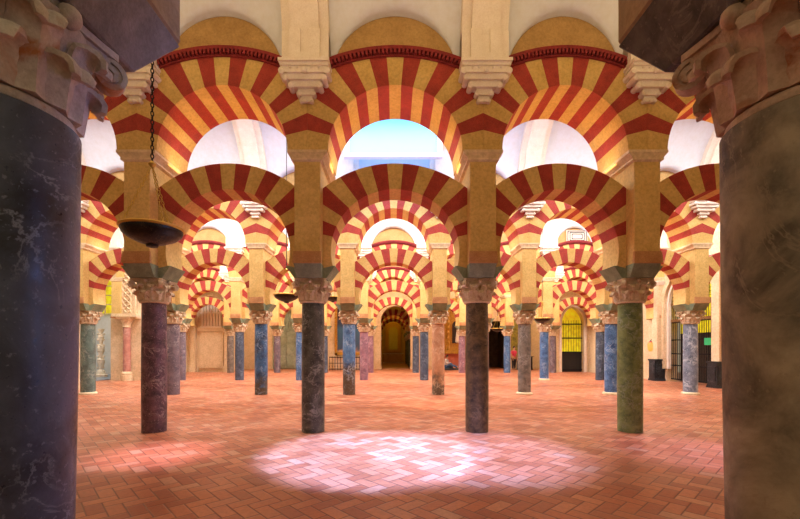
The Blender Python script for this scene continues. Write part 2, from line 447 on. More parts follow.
# ------------------------------------------------------------------ columns
ZB, ZT = 2.42, 2.84
def bell_r(z):
    t = (z-ZB)/(ZT-ZB); return .222+.015*t+.075*t**3
def leaf(bm, ang, z0, h, w, curl, out=.012):
    nu, nv = 14, 6; grid = [[], []]
    path = []
    for i in range(nu+1):
        u = i/nu
        if u < .62:
            z = z0+h*u/.62; r = bell_r(z)+out+.02*u
        else:
            t = (u-.62)/.38*PI*1.15
            z = z0+h+curl*math.sin(t); r = bell_r(z0+h)+out+.0124+curl*(1-math.cos(t))
        path.append((r, z))
    for side in (0, 1):
        for i, (r, z) in enumerate(path):
            u = i/nu; row = []
            ww = w*(.82+.28*math.sin(u*PI*.9))*(1-.45*max(0, u-.7)/.3)*(1+.07*math.cos(u*26))
            j0, j1 = path[max(0, i-1)], path[min(nu, i+1)]
            dr, dz = j1[0]-j0[0], j1[1]-j0[1]; L = math.hypot(dr, dz) or 1
            nr, nz = dz/L, -dr/L
            for j in range(nv+1):
                v = -1+2*j/nv
                th = .032*(1-.5*abs(v)) if side else -.004
                bul = -.018*abs(v)**1.6+.006*math.cos(v*PI*2)
                rr, zz = r+nr*(th+bul), z+nz*(th+bul*.5)
                a = ang+v*ww/r
                row.append(bm.verts.new((rr*math.cos(a), rr*math.sin(a), zz)))
            grid[side].append(row)
    for side in (0, 1):
        g = grid[side]
        for i in range(nu):
            for j in range(nv):
                q = (g[i][j], g[i][j+1], g[i+1][j+1], g[i+1][j]); bm.faces.new(q if side else q[::-1])
    a, b = grid
    for i in range(nu):
        bm.faces.new((a[i][0], b[i][0], b[i+1][0], a[i+1][0])); bm.faces.new((a[i][-1], a[i+1][-1], b[i+1][-1], b[i][-1]))
    for j in range(nv):
        bm.faces.new((a[0][j], a[0][j+1], b[0][j+1], b[0][j])); bm.faces.new((a[-1][j], b[-1][j], b[-1][j+1], a[-1][j+1]))
def volute(bm, ang, R0=.385, zc=2.735):
    # a scroll ribbon in the vertical plane of the diagonal
    d = Vector((math.cos(ang), math.sin(ang), 0)); t = Vector((-d.y, d.x, 0))
    pts = []
    for i in range(6):
        u = i/6; pts.append((.25+(R0-.25)*u*.75, 2.60+(.19)*u**.7))
    n = 30
    for i in range(n+1):
        a = PI/2-i/n*PI*2*1.5; r = .066*(1-.72*i/n)
        pts.append((R0-.03+r*math.cos(a), zc+r*math.sin(a)))
    rows = []
    for i, (r, z) in enumerate(pts):
        j0, j1 = pts[max(0, i-1)], pts[min(len(pts)-1, i+1)]
        dr, dz = j1[0]-j0[0], j1[1]-j0[1]; L = math.hypot(dr, dz) or 1
        nr, nz = dz/L*.010, -dr/L*.010
        hw = .034 if i > 5 else .024+.01*i/5
        rows.append([bm.verts.new(Vector((0, 0, zz))+d*rr+t*w) for rr, zz, w in ((r-nr, z-nz, -hw), (r+nr, z+nz, -hw), (r+nr, z+nz, hw), (r-nr, z-nz, hw))])
    for p, q in zip(rows, rows[1:]):
        for k in range(4): bm.faces.new((p[k], q[k], q[(k+1) % 4], p[(k+1) % 4]))
    bm.faces.new(rows[0]); bm.faces.new(rows[-1][::-1])
    # solid eye
    m = Matrix.Translation(d*(R0-.03)+Vector((0, 0, zc))) @ Matrix.Rotation(ang, 4, 'Z') @ Matrix.Rotation(PI/2, 4, 'X')
    bmesh.ops.create_cone(bm, cap_ends=True, segments=16, radius1=.052, radius2=.052, depth=.052, matrix=m)
def bell(bm):
    lathe(bm, [(.225, ZB-.02), (.245, ZB-.01), (.25, ZB+.005), (.245, ZB+.02), (.228, ZB+.03)]+[(bell_r(ZB+(ZT-.05-ZB)*t/8), ZB+(ZT-.05-ZB)*t/8) for t in range(1, 9)], 40)
def abacus(bm):
    pts = []
    for q in range(4):
        a0 = PI/4+q*PI/2
        c0 = Vector((math.cos(a0), math.sin(a0)))*.43; c1 = Vector((math.cos(a0+PI/2), math.sin(a0+PI/2)))*.43
        mid = Vector((math.cos(a0+PI/4), math.sin(a0+PI/4)))
        for i in range(8):
            u = (i+.6)/8.2; p = c0.lerp(c1, u) - mid*.045*math.sin(PI*u); pts.append(p)
    for z0, z1, k in ((ZT-.055, ZT-.03, .93), (ZT-.03, ZT, 1.0)):
        a = [bm.verts.new((p.x*k, p.y*k, z0)) for p in pts]; b = [bm.verts.new((p.x*k, p.y*k, z1)) for p in pts]
        n = len(pts); bm.faces.new(a[::-1]); bm.faces.new(b)
        for i in range(n): bm.faces.new((a[i], a[(i+1) % n], b[(i+1) % n], b[i]))
LEAVES = [(k*PI/4, ZB+.03, .125, .085, .040) for k in range(8)]+[(k*PI/4+PI/8, ZB+.03, .235, .075, .040) for k in range(8)]
VOL = [PI/4+k*PI/2 for k in range(4)]
def fleuron(bm, a):
    d = Vector((math.cos(a), math.sin(a), 0))
    bmesh.ops.create_uvsphere(bm, u_segments=10, v_segments=8, radius=.042, matrix=Matrix.Translation(d*.285+Vector((0, 0, ZT-.045))))
def full_capital(mat, name):
    bm = B(); bell(bm); abacus(bm)
    for a in LEAVES: leaf(bm, *a)
    for a in VOL: volute(bm, a)
    for k in range(4): fleuron(bm, k*PI/2)
    return mesh(name, bm, mat, 'sharp')
CAPFULL = full_capital(CAPITAL, 'capital')
def split_capital(mat):
    bm = B(); bell(bm); abacus(bm)
    for k in range(4): fleuron(bm, k*PI/2)
    body = mesh('capital', bm, mat, 'sharp'); lv = []; vl = []
    for a in LEAVES: bm = B(); leaf(bm, *a); lv.append(mesh('acanthus_leaf', bm, mat, 'sharp'))
    for a in VOL: bm = B(); volute(bm, a); vl.append(mesh('volute', bm, mat, 'sharp'))
    return body, lv, vl
SPLIT = {m.name: split_capital(m) for m in (CAPITAL, CAPL, CAPR)}
def impost_mesh():
    bm = B()
    frustum(bm, .29, .25, .45, .27, ZT, 3.065); frustum(bm, .225, .38, .24, .53, ZT+.002, 3.06)
    return mesh('impost_block', bm, IMPOST)
IMP = impost_mesh()
def impost_front(mat):
    bm = B(); frustum(bm, .29, .37, .42, .54, ZT, 3.09); bevel(bm, .008, 1); return mesh('impost_block', bm, mat)
SHAFTS = {}
def shaft_mesh(rt, rb, mat):
    bm = B(); n = 14; prof = []
    for i in range(n+1):
        z = .0+(ZB-.02)*i/n; t = i/n
        prof.append((rb+(rt-rb)*t+.006*math.sin(PI*t), z))
    lathe(bm, prof, 48); return mesh('shaft', bm, mat, 'sharp')
def ring_mesh():
    bm = B(); lathe(bm, [(.27, 0), (.275, .02), (.275, .05), (.25, .08), (.235, .085)], 40); return mesh('base_ring', bm, CREAM, 'sharp')
RING = ring_mesh()

ORD = ['first', 'second', 'third', 'fourth', 'fifth', 'sixth', 'seventh', 'eighth', 'ninth', 'tenth']
ROWY = {1: 7.55, 2: 13.7, 3: 20.0, 4: 26.2}
ROWX = {1: [-7.5, -4.51, -1.51, 1.58, 4.47, 7.5],
        2: [-10.45, -7.54, -4.52, -1.51, 1.54, 4.49, 7.47, 10.18],
        3: [-10.6, -7.68, -4.65, -1.46, 1.55, 4.56, 7.55, 10.35],
        4: [-10.65, -7.6, -4.5, -1.5, 1.48, 4.5, 7.46, 10.45]}
ROWNAME = {1: 'the front arcade', 2: 'the second arcade', 3: 'the third arcade', 4: 'the farthest arcade'}
K = lambda *a, **k: marble(*a, **k)
purple = K('purple_porphyry', (118, 84, 98), (58, 40, 54), (190, 170, 170), 6, 4, .3)
blackgrey = K('black_grey_marble', (100, 100, 92), (42, 42, 42), (170, 170, 165), 5, 3.2, .28)
brownblack = K('dark_brown_granite', (112, 90, 60), (48, 38, 28), (140, 118, 90), 7, 4, .32)
green = K('grey_green_marble', (130, 144, 88), (78, 94, 56), (160, 166, 150), 7, 4, .3)
greygreen = K('dull_grey_green_marble', (104, 124, 110), (72, 82, 74), (160, 165, 150), 5, 3, .4)
greypur = K('violet_grey_marble', (118, 100, 104), (82, 70, 80), (180, 170, 165), 5, 3, .4)
blueblack = K('blue_black_marble', (66, 104, 142), (26, 42, 64), (170, 185, 200), 4, 3, .25, low=(92, 78, 58), lowz=.45)
bluegrey = K('blue_grey_marble', (98, 140, 180), (52, 84, 124), (200, 212, 220), 4, 3, .28, low=(104, 84, 62), lowz=.95)
orange = K('honey_brown_marble', (204, 150, 108), (164, 112, 76), (226, 196, 160), 3, 3, .35, low=(120, 96, 70), lowz=.6)
greybrown = K('grey_brown_granite', (126, 116, 102), (82, 74, 66), (180, 172, 160), 6, 4, .35)
blue = K('slate_blue_marble', (80, 118, 158), (42, 70, 108), (180, 192, 205), 5, 3, .28)
palegrey = K('pale_veined_grey_marble', (128, 138, 152), (84, 94, 108), (220, 225, 230), 4, 2.4, .28, vw=.06)
rosep = K('rose_purple_marble', (150, 108, 116), (108, 74, 86), (200, 170, 170), 5, 3, .3)
slate = K('dark_slate_marble', (70, 84, 100), (42, 52, 66), (150, 160, 170), 5, 3, .28)
COLM = {1: [blackgrey, purple, blackgrey, brownblack, green, greygreen],
        2: [greygreen, greypur, blueblack, bluegrey, orange, greybrown, blue, palegrey],
        3: [greypur, slate, blue, rosep, slate, rosep, blue, slate],
        4: [greybrown, greypur, slate, rosep, slate, rosep, blue, greypur]}
NAMES = {m.name: m.name.replace('_', ' ') for m in (purple, blackgrey, brownblack, green, greygreen, greypur, blueblack, bluegrey, orange, greybrown, blue, palegrey, rosep, slate)}
def column(x, y, mat, label, group, detail, rt=.205, rb=.212, capmat=CAPITAL, impme=None, ring=False, sc=1.0):
    t = thing('column', label, 'column', (x, y, 0), group)
    key = (mat.name, rt, rb)
    if key not in SHAFTS: SHAFTS[key] = shaft_mesh(rt, rb, mat)
    link('shaft', SHAFTS[key], t)
    if detail:
        body, lv, vl = SPLIT[capmat.name]
        c = link('capital', body, t)
        for m in lv: link('acanthus_leaf', m, c)
        for m in vl: link('volute', m, c)
    else: link('capital', CAPFULL, t)
    link('impost_block', impme or IMP, t)
    if ring: link('base_ring', RING, t)
    return t
def pos(i, n):
    if i < n/2: return ('leftmost' if i == 0 else ORD[i]+' from left')
    j = n-1-i; return ('rightmost' if j == 0 else ORD[j]+' from right')
def pier(x, y, label, group, broad=False):
    t = thing('pier', label, 'pier', (x, y, 0), group)
    link('pier_shaft', PBROAD if broad else PBODY, t); link('moulding', PMOULD, t)
    if not broad: link('corbel', PCORB, t)
    return t
def bracket(x, y, label, group):
    t = thing('vault_bracket', label, 'bracket', (x, y, 0), group)
    link('carved_corbel', BRK, t); link('pilaster', PIL, t); return t
def low_arch(x0, x1, y, label, group, back=None):
    o = link('horseshoe_arch', LOWER, None, ((x0+x1)/2, y, LOW_Z)); o.scale.x = (x1-x0-.452)/2.548
    return tag(o, label, 'arch', group)
def up_arch(x0, x1, y, label, group):
    t = thing('round_arch', label, 'arch', ((x0+x1)/2, y, UP_Z), group); t.scale.x = (x1-x0-.004)/3.0
    link('voussoirs', UPPER, t); link('cornice', CORNICE, t); return t

# foreground columns
front_left = K('black_blue_marble', (84, 96, 122), (20, 22, 32), (140, 150, 168), 2.6, 2.2, .25, speck=(120, 128, 150), vw=.02)
front_right = K('dark_weathered_granite', (176, 164, 140), (74, 68, 58), (150, 138, 118), 3.2, 2.0, .45, speck=(150, 138, 118), vw=.012)
NAMES[front_left.name] = 'black'; NAMES[front_right.name] = 'brown'
column(-1.50, 1.5, front_left, 'huge black-blue veined marble column filling the left edge of the view', 'foreground columns', True, .262, .222, CAPL, impost_front(IMPL))
column(1.56, 1.5, front_right, 'huge dark brown granite column filling the right edge of the view', 'foreground columns', True, .262, .226, CAPR, impost_front(IMPR))
pier(-1.50, 1.5, 'broad tan block above the impost of the left foreground column', 'foreground piers', True)
pier(1.56, 1.5, 'broad tan block above the impost of the right foreground column', 'foreground piers', True)

for r in (1, 2, 3, 4):
    xs = ROWX[r]; y = ROWY[r]; n = len(xs); rn = ROWNAME[r]
    for i, x in enumerate(xs):
        hidden = (r == 1 and i in (0, 5))
        m = COLM[r][i]
        nm = NAMES[m.name]
        where = pos(i-1, n-2) if r == 1 and not hidden else pos(i, n)
        if hidden: lab = '%s column half hidden behind the %s foreground column' % (nm, 'left' if i == 0 else 'right')
        else: lab = '%s column, %s in %s' % (nm, where, rn)
        column(x, y, m, lab, 'columns of '+rn, r == 1, ring=(r == 2 and i in (0, 5, 6, 7)) or (r == 3 and i == 6))
        pier(x, y, 'golden pier above the %s, %s in %s' % (nm+' column', ('outermost '+('left' if i == 0 else 'right')) if hidden else where, rn), 'piers of '+rn)
        bracket(x, y, 'white bracket above the %s column, %s in %s' % (nm, ('outermost '+('left' if i == 0 else 'right')) if hidden else where, rn), 'vault brackets of '+rn)
    ends = {1: (), 2: (-13.4, 13.1), 3: (-13.5, 13.2), 4: (-13.5, 13.2)}[r]
    ax = ([ends[0]] if ends else [])+xs+([ends[1]] if ends else [])
    na = len(ax)-1
    for i, (a, b) in enumerate(zip(ax, ax[1:])):
        w = 'central' if i == na//2 else pos(i, na)
        low_arch(a, b, y, 'lower striped horseshoe arch, %s bay in %s' % (w, rn), 'horseshoe arches of '+rn)
        up_arch(a, b, y, 'upper striped round arch, %s bay in %s' % (w, rn), 'round arches of '+rn)
    for e in ends:
        pier(e, y, 'end pier built into the %s wall in %s' % ('left' if e < 0 else 'right', rn), 'piers of '+rn)
        bracket(e, y, 'white stucco bracket in the corner at the %s wall in %s' % ('left' if e < 0 else 'right', rn), 'vault brackets of '+rn)

# ------------------------------------------------------------------ setting: floor, vaults, walls
bm = B(); box(bm, -19, 19, -8, 52, -.12, 0); struct('floor', mesh('floor', bm, FLOOR))

for r in (1, 2, 3, 4):
    xs = ROWX[r]; y = ROWY[r]
    bm = B(); L = -9.0 if r == 1 else -14.2; Rr = 9.0 if r == 1 else 14.2
    e = {1: (-9.0, 9.0), 2: (-13.4, 13.1), 3: (-13.5, 13.2), 4: (-13.5, 13.2)}[r]
    ax = ([] if r == 1 else [e[0]])+xs+([] if r == 1 else [e[1]])
    for a, b in zip(ax, ax[1:]):
        c = (a+b)/2; k = (b-a)/3.0; m = 12
        q = [(-1.5+3.0*i/m) for i in range(m+1)]
        top = [bm.verts.new((c+u*k, yy, 8.0)) for yy in (y-.44, y+.44) for u in q]
        bot = [bm.verts.new((c+u*k, yy, UP_Z+1.64-2.9+math.sqrt(2.9**2-u*u)+.002)) for yy in (y-.44, y+.44) for u in q]
        for i in range(m):
            bm.faces.new((bot[i], bot[i+1], top[i+1], top[i])); j = i+m+1
            bm.faces.new((bot[j+1], bot[j], top[j], top[j+1])); bm.faces.new((bot[i], bot[j], bot[j+1], bot[i+1]))
            bm.faces.new((top[i], top[i+1], top[j+1], top[j]))
    struct('wall_arcade', mesh('wall_arcade', bm, LUNETTE))
def vault(name, y0, y1, xa, xb, bays, zs=6.5, gaps=()):
    bm = B(); R = (y1-y0)/2; yc = (y0+y1)/2
    xsn = int((xb-xa)/.07); ysn = 46
    def zz(x, y):
        zb = zs+math.sqrt(max(0, R*R-(y-yc)**2)); z = zb
        for a, b in bays:
            c = (a+b)/2; hw = (b-a)/2-.42
            d = abs(x-c)
            if d < hw:
                dist = min(y-y0, y1-y)
                k = 1.12/hw
                zl = 6.34+math.sqrt(max(0, 1.12**2-(d*k)**2))+.10*dist
                z = max(z, zl)
        return z
    g = []
    for i in range(xsn+1):
        x = xa+(xb-xa)*i/xsn; col = []
        for j in range(ysn+1):
            t = j/ysn; y = yc-R*math.cos(PI*t) if True else 0
            col.append(bm.verts.new((x, y, zz(x, y))))
        g.append(col)
    for i in range(xsn):
        for j in range(ysn): bm.faces.new((g[i][j], g[i][j+1], g[i+1][j+1], g[i+1][j]))
    me = mesh(name, bm, PLASTER, 'all', recalc=False)
    o = struct(name, me); s = o.modifiers.new('thick', 'SOLIDIFY'); s.thickness = .2; s.offset = -1 
    # transverse bands
    return o
def rib(name, y0, y1, x, zs=6.5, lab=''):
    bm = B(); R = (y1-y0)/2; yc = (y0+y1)/2
    for hw, th in ((.40, .16), (.24, .24)):
        prev = None; n = 30
        for i in range(n+1):
            a = PI*i/n; rows = []
            for rr in (R-th, R+.05):
                for sx in (-hw, hw): rows.append(bm.verts.new((sx, yc-rr*math.cos(a), zs+rr*math.sin(a))))
            if prev:
                bm.faces.new((prev[0], rows[0], rows[1], prev[1])); bm.faces.new((prev[0], prev[2], rows[2], rows[0])); bm.faces.new((prev[1], rows[1], rows[3], prev[3]))
            prev = rows
    o = struct('trim_%s' % name, mesh('vault_rib', bm, BRACKET), (x, 0, 0))
naves = [(1.96, 7.11), (7.99, 13.26), (14.14, 19.56), (20.44, 25.76), (26.64, 30.4)]
def bays_of(r):
    xs = ROWX[r]; e = {1: [], 2: [-13.4, 13.1], 3: [-13.5, 13.2], 4: [-13.5, 13.2]}[r]
    if r == 1: a = [-10.4]+xs+[10.4]
    else: a = [e[0]]+xs+[e[1]]
    return list(zip(a, a[1:]))
tn = 1
for k, (a, b) in enumerate(naves):
    r = max(1, min(4, k+1)) if k == 0 else k
    bays = bays_of(r)
    vault('ceiling', a, b, -14.2 if k else -10, 14.2 if k else 10, bays)
    for x in ([p[0] for p in bays]+[bays[-1][1]]):
        rib(str(tn), a, b, x); tn += 1

# side and back walls
def wallbox(name, parts, mat=CREAM):
    bm = B()
    for p in parts: box(bm, *p)
    return struct(name, mesh(name, bm, mat))
wallbox('wall_left', [(-14.3, -13.9, 20.3, 30.8, 0, 9), (-14.3, -13.9, 6.5, 14.6, 0, 9), (-14.3, -13.9, 14.6, 20.3, 6.2, 9),
                      (-13.95, -12.45, 19.75, 20.35, 0, 3.06), (-14.0, -11.75, 14.5, 15.0, 0, 3.06)])
wallbox('wall_nave_front_left', [(-10.3, -9.9, 0, 7.6, 0, 9)])
wallbox('wall_nave_front_right', [(9.9, 10.3, 0, 7.6, 0, 9)])
def pointed(cx, hw, zs, za, n=12):        # outline of a pointed arch opening, left foot to right foot
    h = za-zs; R = (hw*hw+h*h)/(2*hw); pts = []
    cxl = cx-hw+R
    a1 = math.atan2(h, -(R-hw))
    for i in range(n+1):
        a = PI+(a1-PI)*i/n; pts.append((cxl+R*math.cos(a), zs+R*math.sin(a)))
    return pts+[(2*cx-x, z) for x, z in pts[:-1][::-1]]
def rounded(cx, R, zc, over=0, n=24):
    return [(cx+R*math.sin(a), zc+R*math.cos(a)) for a in [(-PI/2-over)+(PI+2*over)*i/n for i in range(n+1)]]
def wall_open(name, xa, xb, y0, y1, top, outline, mat=CREAM, z0=0):
    """wall panel with an arched opening whose curve is the given outline"""
    bm = B(); l, r = outline[0], outline[-1]
    prism(bm, [(xa, z0), (l[0], z0), (l[0], l[1]), (xa, l[1])], y0, y1); prism(bm, [(r[0], z0), (xb, z0), (xb, r[1]), (r[0], r[1])], y0, y1)
    prism(bm, [(xa, l[1]), l, outline[1], (xa, top)], y0, y1)
    for p, q in zip(outline[1:], outline[2:-1]):
        pass
    pts = outline[1:-1]
    px = [xa]+[p[0] for p in pts[1:-1]]+[xb]
    for i in range(len(pts)-1):
        xl = px[i]; xr = px[i+1]
        prism(bm, [pts[i], pts[i+1], (xr, top), (xl, top)], y0, y1)
    prism(bm, [outline[-2], r, (xb, r[1]), (xb, top)], y0, y1)
    return mesh(name, bm, mat)
def horseshoe_trim(outline, w, y0, y1, mat):
    bm = B(); n = len(outline)
    cx = sum(p[0] for p in outline)/n; 
    prev = None
    for i, p in enumerate(outline):
        a, b = outline[max(0, i-1)], outline[min(n-1, i+1)]
        t = Vector((b[0]-a[0], b[1]-a[1])).normalized(); nn = Vector((-t.y, t.x))
        row = [bm.verts.new((q[0], y, q[1])) for y in (y0, y1) for q in ((p[0], p[1]), (p[0]+nn.x*w, p[1]+nn.y*w))]
        if prev:
            bm.faces.new((prev[0], prev[1], row[1], row[0])); bm.faces.new((prev[2], row[2], row[3], prev[3]))
            bm.faces.new((prev[1], prev[3], row[3], row[1])); bm.faces.new((prev[0], row[0], row[2], prev[2]))
        else: bm.faces.new((row[0], row[2], row[3], row[1]))
        prev = row
    bm.faces.new((prev[0], prev[1], prev[3], prev[2]))
    return mesh('archivolt', bm, mat)

YB = 30.6      # back wall
portal = rounded(.2, 1.15, 3.69, math.radians(10))
struct('wall_back', wall_open('wall_back', -2.3, 2.3, YB, YB+.6, 9, portal))
wallbox('wall_back', [(-14.2, -9.3, YB, YB+.6, 0, 9), (-7.2, -2.3, YB, YB+.6, 0, 9), (-9.3, -7.2, YB, YB+.6, 4.6, 9),
                      (2.3, 7.0, YB, YB+.6, 0, 9), (8.7, 14.2, YB, YB+.6, 0, 9), (7.0, 8.7, YB, YB+.6, 3.7, 9)])
t = thing('portal', 'cream stone horseshoe portal in the middle of the back wall', 'doorway', (0, YB, 0))
link('archivolt', horseshoe_trim(rounded(.2, 1.15, 3.69, math.radians(10)), .36, -.14, .02, CREAM), t)
for s in (-1, 1):
    bm = B(); sx = .2+s*1.38; box(bm, sx-.24, sx+.24, -.16, -.002, .25, 3.3)
    box(bm, sx-.3, sx+.3, -.22, -.002, 0, .25); box(bm, sx-.28, sx+.28, -.2, -.002, 3.3, 3.5)
    link('jamb', mesh('jamb', bm, CREAM), t)
# passage beyond the portal
PY = [34.2, 38.2, 42.4]
for k, y in enumerate(PY):
    for s in (-1, 1):
        column(s*1.5, y, greygreen, 'dim grey column %s the passage beyond the portal, %s pair in' % ('left of' if s < 0 else 'right of', ORD[k]), 'columns beyond the portal', False)
        pier(s*1.5, y, 'dim pier %s the passage beyond the portal, %s pair in' % ('left of' if s < 0 else 'right of', ORD[k]), 'piers beyond the portal')
    low_arch(-1.5, 1.5, y, 'dim striped horseshoe arch beyond the portal, %s one in' % ORD[k], 'arches beyond the portal')
    up_arch(-1.5, 1.5, y, 'dim striped upper arch beyond the portal, %s one in' % ORD[k], 'arches beyond the portal')
wallbox('wall_passage', [(-3.6, -3.3, 31.2, 46.3, 0, 7), (3.3, 3.6, 31.2, 46.3, 0, 7), (-3.6, 3.6, 46, 46.3, 0, 7), (-3.6, 3.6, 31.2, 46.3, 7, 7.3)], LUNETTE)
area('passage_lamp', (0, 36.2, 6.6), (0, 0, 0), 1, 1, 55, (255, 200, 90))
area('passage_lamp_far', (0, 44, 6.6), (0, 0, 0), 1, 1, 60, (255, 205, 60))
t = thing('altar_table', 'low pale altar block inside the dim passage beyond the portal', 'altar', (0, 44.0, 0))
bm = B(); box(bm, -1.0, 1.0, -.45, .45, .12, 1.0); link('table_body', mesh('altar_body', bm, CREAM), t)
bm = B(); box(bm, -1.1, 1.1, -.55, .55, 1.0, 1.1); box(bm, -1.1, 1.1, -.55, .55, 0, .12); link('table_slab', mesh('altar_slab', bm, BRACKET), t)
t = thing('lit_retable', 'small glowing yellow retable at the end of the passage', 'altarpiece', (0, 45.9, 0))
bm = B(); box(bm, -.9, .9, -.1, .05, 1.2, 4.6); link('frame', mesh('retable_frame', bm, GOLD), t)
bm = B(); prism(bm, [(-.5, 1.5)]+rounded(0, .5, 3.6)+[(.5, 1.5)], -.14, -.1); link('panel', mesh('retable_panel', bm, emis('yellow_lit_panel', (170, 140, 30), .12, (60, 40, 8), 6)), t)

# left screen with a tall fluted grille, closing the left end at the last arcade
SY = 27.0
struct('wall_left_screen', wall_open('wall_left_screen', -14.0, -10.9, SY, SY+.5, 9, rounded(-12.35, 1.0, 4.1)))
t = thing('blind_portal', 'cream blind portal with tall vertical slatted grille at far left', 'portal', (-12.35, SY, 0))
bm = B(); box(bm, -1.02, 1.02, .25, .4, 0, 5.12); link('back_panel', mesh('blind_panel', bm, CREAM), t)
bm = B()
for k in range(7): box(bm, -.66+k*.2, -.55+k*.2, .12, .25, 3.1, 4.9)
box(bm, -.75, .75, .1, .25, 3.0, 3.1); box(bm, -.75, .75, .14, .25, 3.95, 4.05); link('grille', mesh('slatted_grille', bm, BRACKET), t)
bm = B(); box(bm, -.95, .95, .1, .25, 2.75, 3.0); box(bm, -.8, .8, .16, .25, .25, 2.7); link('door_panel', mesh('blind_door', bm, CREAM), t)
for s in (-1, 1):
    bm = B(); box(bm, s*1.15-.14, s*1.15+.14, -.14, -.002, .4, 4.1); box(bm, s*1.15-.2, s*1.15+.2, -.2, -.002, 0, .4); box(bm, s*1.15-.2, s*1.15+.2, -.18, -.002, 4.1, 4.28)
    link('pilaster', mesh('screen_pilaster', bm, CREAM), t)
link('archivolt', horseshoe_trim(rounded(0, 1.0, 4.1), .22, -.1, .02, CREAM), t)

# left side: wall pier with rose half column, carved panel above
t = thing('rose_column', 'slender rose marble column in front of the cream pier at far left', 'column', (-13.05, 19.6, 0))
bm = B(); lathe(bm, [(.17, .45), (.16, 2.6)], 32); link('shaft', mesh('rose_shaft', bm, ROSE, 'sharp'), t)
bm = B(); lathe(bm, [(.26, 0), (.26, .28), (.22, .3), (.24, .36), (.18, .45)], 32); link('base', mesh('rose_base', bm, CREAM, 'sharp'), t)
bm = B(); lathe(bm, [(.17, 2.6), (.2, 2.63), (.17, 2.68), (.2, 2.8), (.27, 3.0)], 32); frustum(bm, .3, .3, .34, .34, 3.0, 3.1)
for k in range(8):
    a = k*PI/4; bmesh.ops.create_uvsphere(bm, u_segments=8, v_segments=6, radius=.05, matrix=Matrix.Translation((.22*math.cos(a), .22*math.sin(a), 2.9)))
link('capital', mesh('rose_capital', bm, CREAM, 'sharp'), t)
t = thing('carved_stone_screen', 'cream stone panel of interlaced arches above the rose marble column', 'panel', (-13.05, 19.7, 3.12))
bm = B(); box(bm, -.62, .62, -.35, .05, 0, .15); box(bm, -.55, .55, -.1, .05, .15, 2.3); link('slab', mesh('panel_slab', bm, CREAM), t)
bm = B()
for s in (-1, 1):
    for ph in (0, 1):
        tube(bm, [(s*(.22)*math.sin(u*PI/6+ph*PI/2)+.0, -.12, .2+u*.1) for u in range(21)], .035, 6)
tube(bm, [(-.42, -.11, .15), (-.42, -.11, 2.3)], .05, 6); tube(bm, [(.42, -.11, .15), (.42, -.11, 2.3)], .05, 6)
link('interlace', mesh('interlace', bm, CREAM), t)

# side chapel beyond the left opening
wallbox('wall_chapel_left', [(-19, -18.7, 13.5, 25, 0, 7.2), (-19, -14.3, 24.8, 25, 0, 7.2), (-19, -14.3, 13.3, 13.5, 0, 7.2), (-19, -14.3, 13.3, 25, 7.2, 7.4)], PLASTER)
bm = B(); box(bm, -18.6, -14.4, 14.5, 24.7, .001, .02)
o = link('blue_floor_carpet', mesh('chapel_carpet', bm, plain('blue_grey_marble_paving', (120, 140, 165), .3))); tag(o, 'blue-grey marble paving on the side chapel floor at far left', 'paving')
area('chapel_lamp', (-16.4, 19.5, 6.9), (0, 0, 0), 2, 4, 260, (255, 246, 225))
struct('window_1', wall_open('w', -.1, .1, 0, .01, .1, [(-.05, 0), (-.04, .05), (.04, .05), (.05, 0)]) if False else (lambda bm: (box(bm, -18.2, -16.4, 24.7, 24.76, 3.7, 6.6), mesh('window_pane', bm, YELGLASS))[1])(B()))
bm = B()
for k in range(5): box(bm, -18.22+k*.44, -18.17+k*.44, 24.62, 24.7, 3.7, 6.6)
for k in range(6): box(bm, -18.22, -16.4, 24.62, 24.7, 3.7+k*.57, 3.75+k*.57)
struct('window_2', mesh('window_bars', bm, CREAM))
t = thing('candelabrum', 'ornate white carved candelabrum standing in the left side chapel', 'candelabrum', (-16.0, 21.9, .02)); t.scale = (.6, .6, .85)
bm = B(); lathe(bm, [(.5, 0), (.5, .15), (.36, .2), (.3, .4)], 24); link('base', mesh('cand_base', bm, BRACKET, 'sharp'), t)
bm = B(); lathe(bm, [(.3, .4), (.16, .5), (.24, .8), (.3, 1.1), (.14, 1.3), (.22, 1.6), (.28, 1.9), (.12, 2.1), (.2, 2.4), (.25, 2.6), (.1, 2.8), (.24, 3.0), (.26, 3.1)], 24)
for k in range(7):
    for q in range(6):
        a = q*PI/3+k*.5; bmesh.ops.create_uvsphere(bm, u_segments=6, v_segments=5, radius=.07, matrix=Matrix.Translation((.24*math.cos(a), .24*math.sin(a), .6+k*.36)))
link('stem', mesh('cand_stem', bm, BRACKET, 'sharp'), t)
t = thing('stone_basin', 'grey-blue stone basin on the side chapel floor at far left', 'basin', (-17.3, 20.6, .02))
bm = B(); lathe(bm, [(.3, 0), (.34, .08), (.16, .2), (.16, .35), (.5, .5), (.62, .8), (.66, .95), (.58, .95), (.45, .6), (.05, .5)], 28); link('bowl', mesh('basin', bm, palegrey, 'sharp'), t)

# right wall with the gothic gate
XR = 13.2
bm = B()
def rbox(a, b, z0, z1, x0=XR, x1=XR+.5): box(bm, x0, x1, a, b, z0, z1)
rbox(19.3, 30.8, 0, 9); rbox(6.5, 16.3, 0, 9); rbox(16.3, 19.3, 5.6, 9)
ol = pointed(17.8, 1.5, 3.6, 5.3)
for p, q in zip(ol, ol[1:]):
    poly = [(p[0], p[1]), (q[0], q[1]), (q[0], 5.6), (p[0], 5.6)]
    a = [bm.verts.new((XR, u, z)) for u, z in poly]; b = [bm.verts.new((XR+.5, u, z)) for u, z in poly]
    bm.faces.new(a); bm.faces.new(b[::-1])
    for k in range(4): bm.faces.new((a[k], b[k], b[(k+1) % 4], a[(k+1) % 4]))
struct('wall_right', mesh('wall_right', bm, CREAM))
def rotated(o): o.rotation_euler = (0, 0, -PI/2); return o
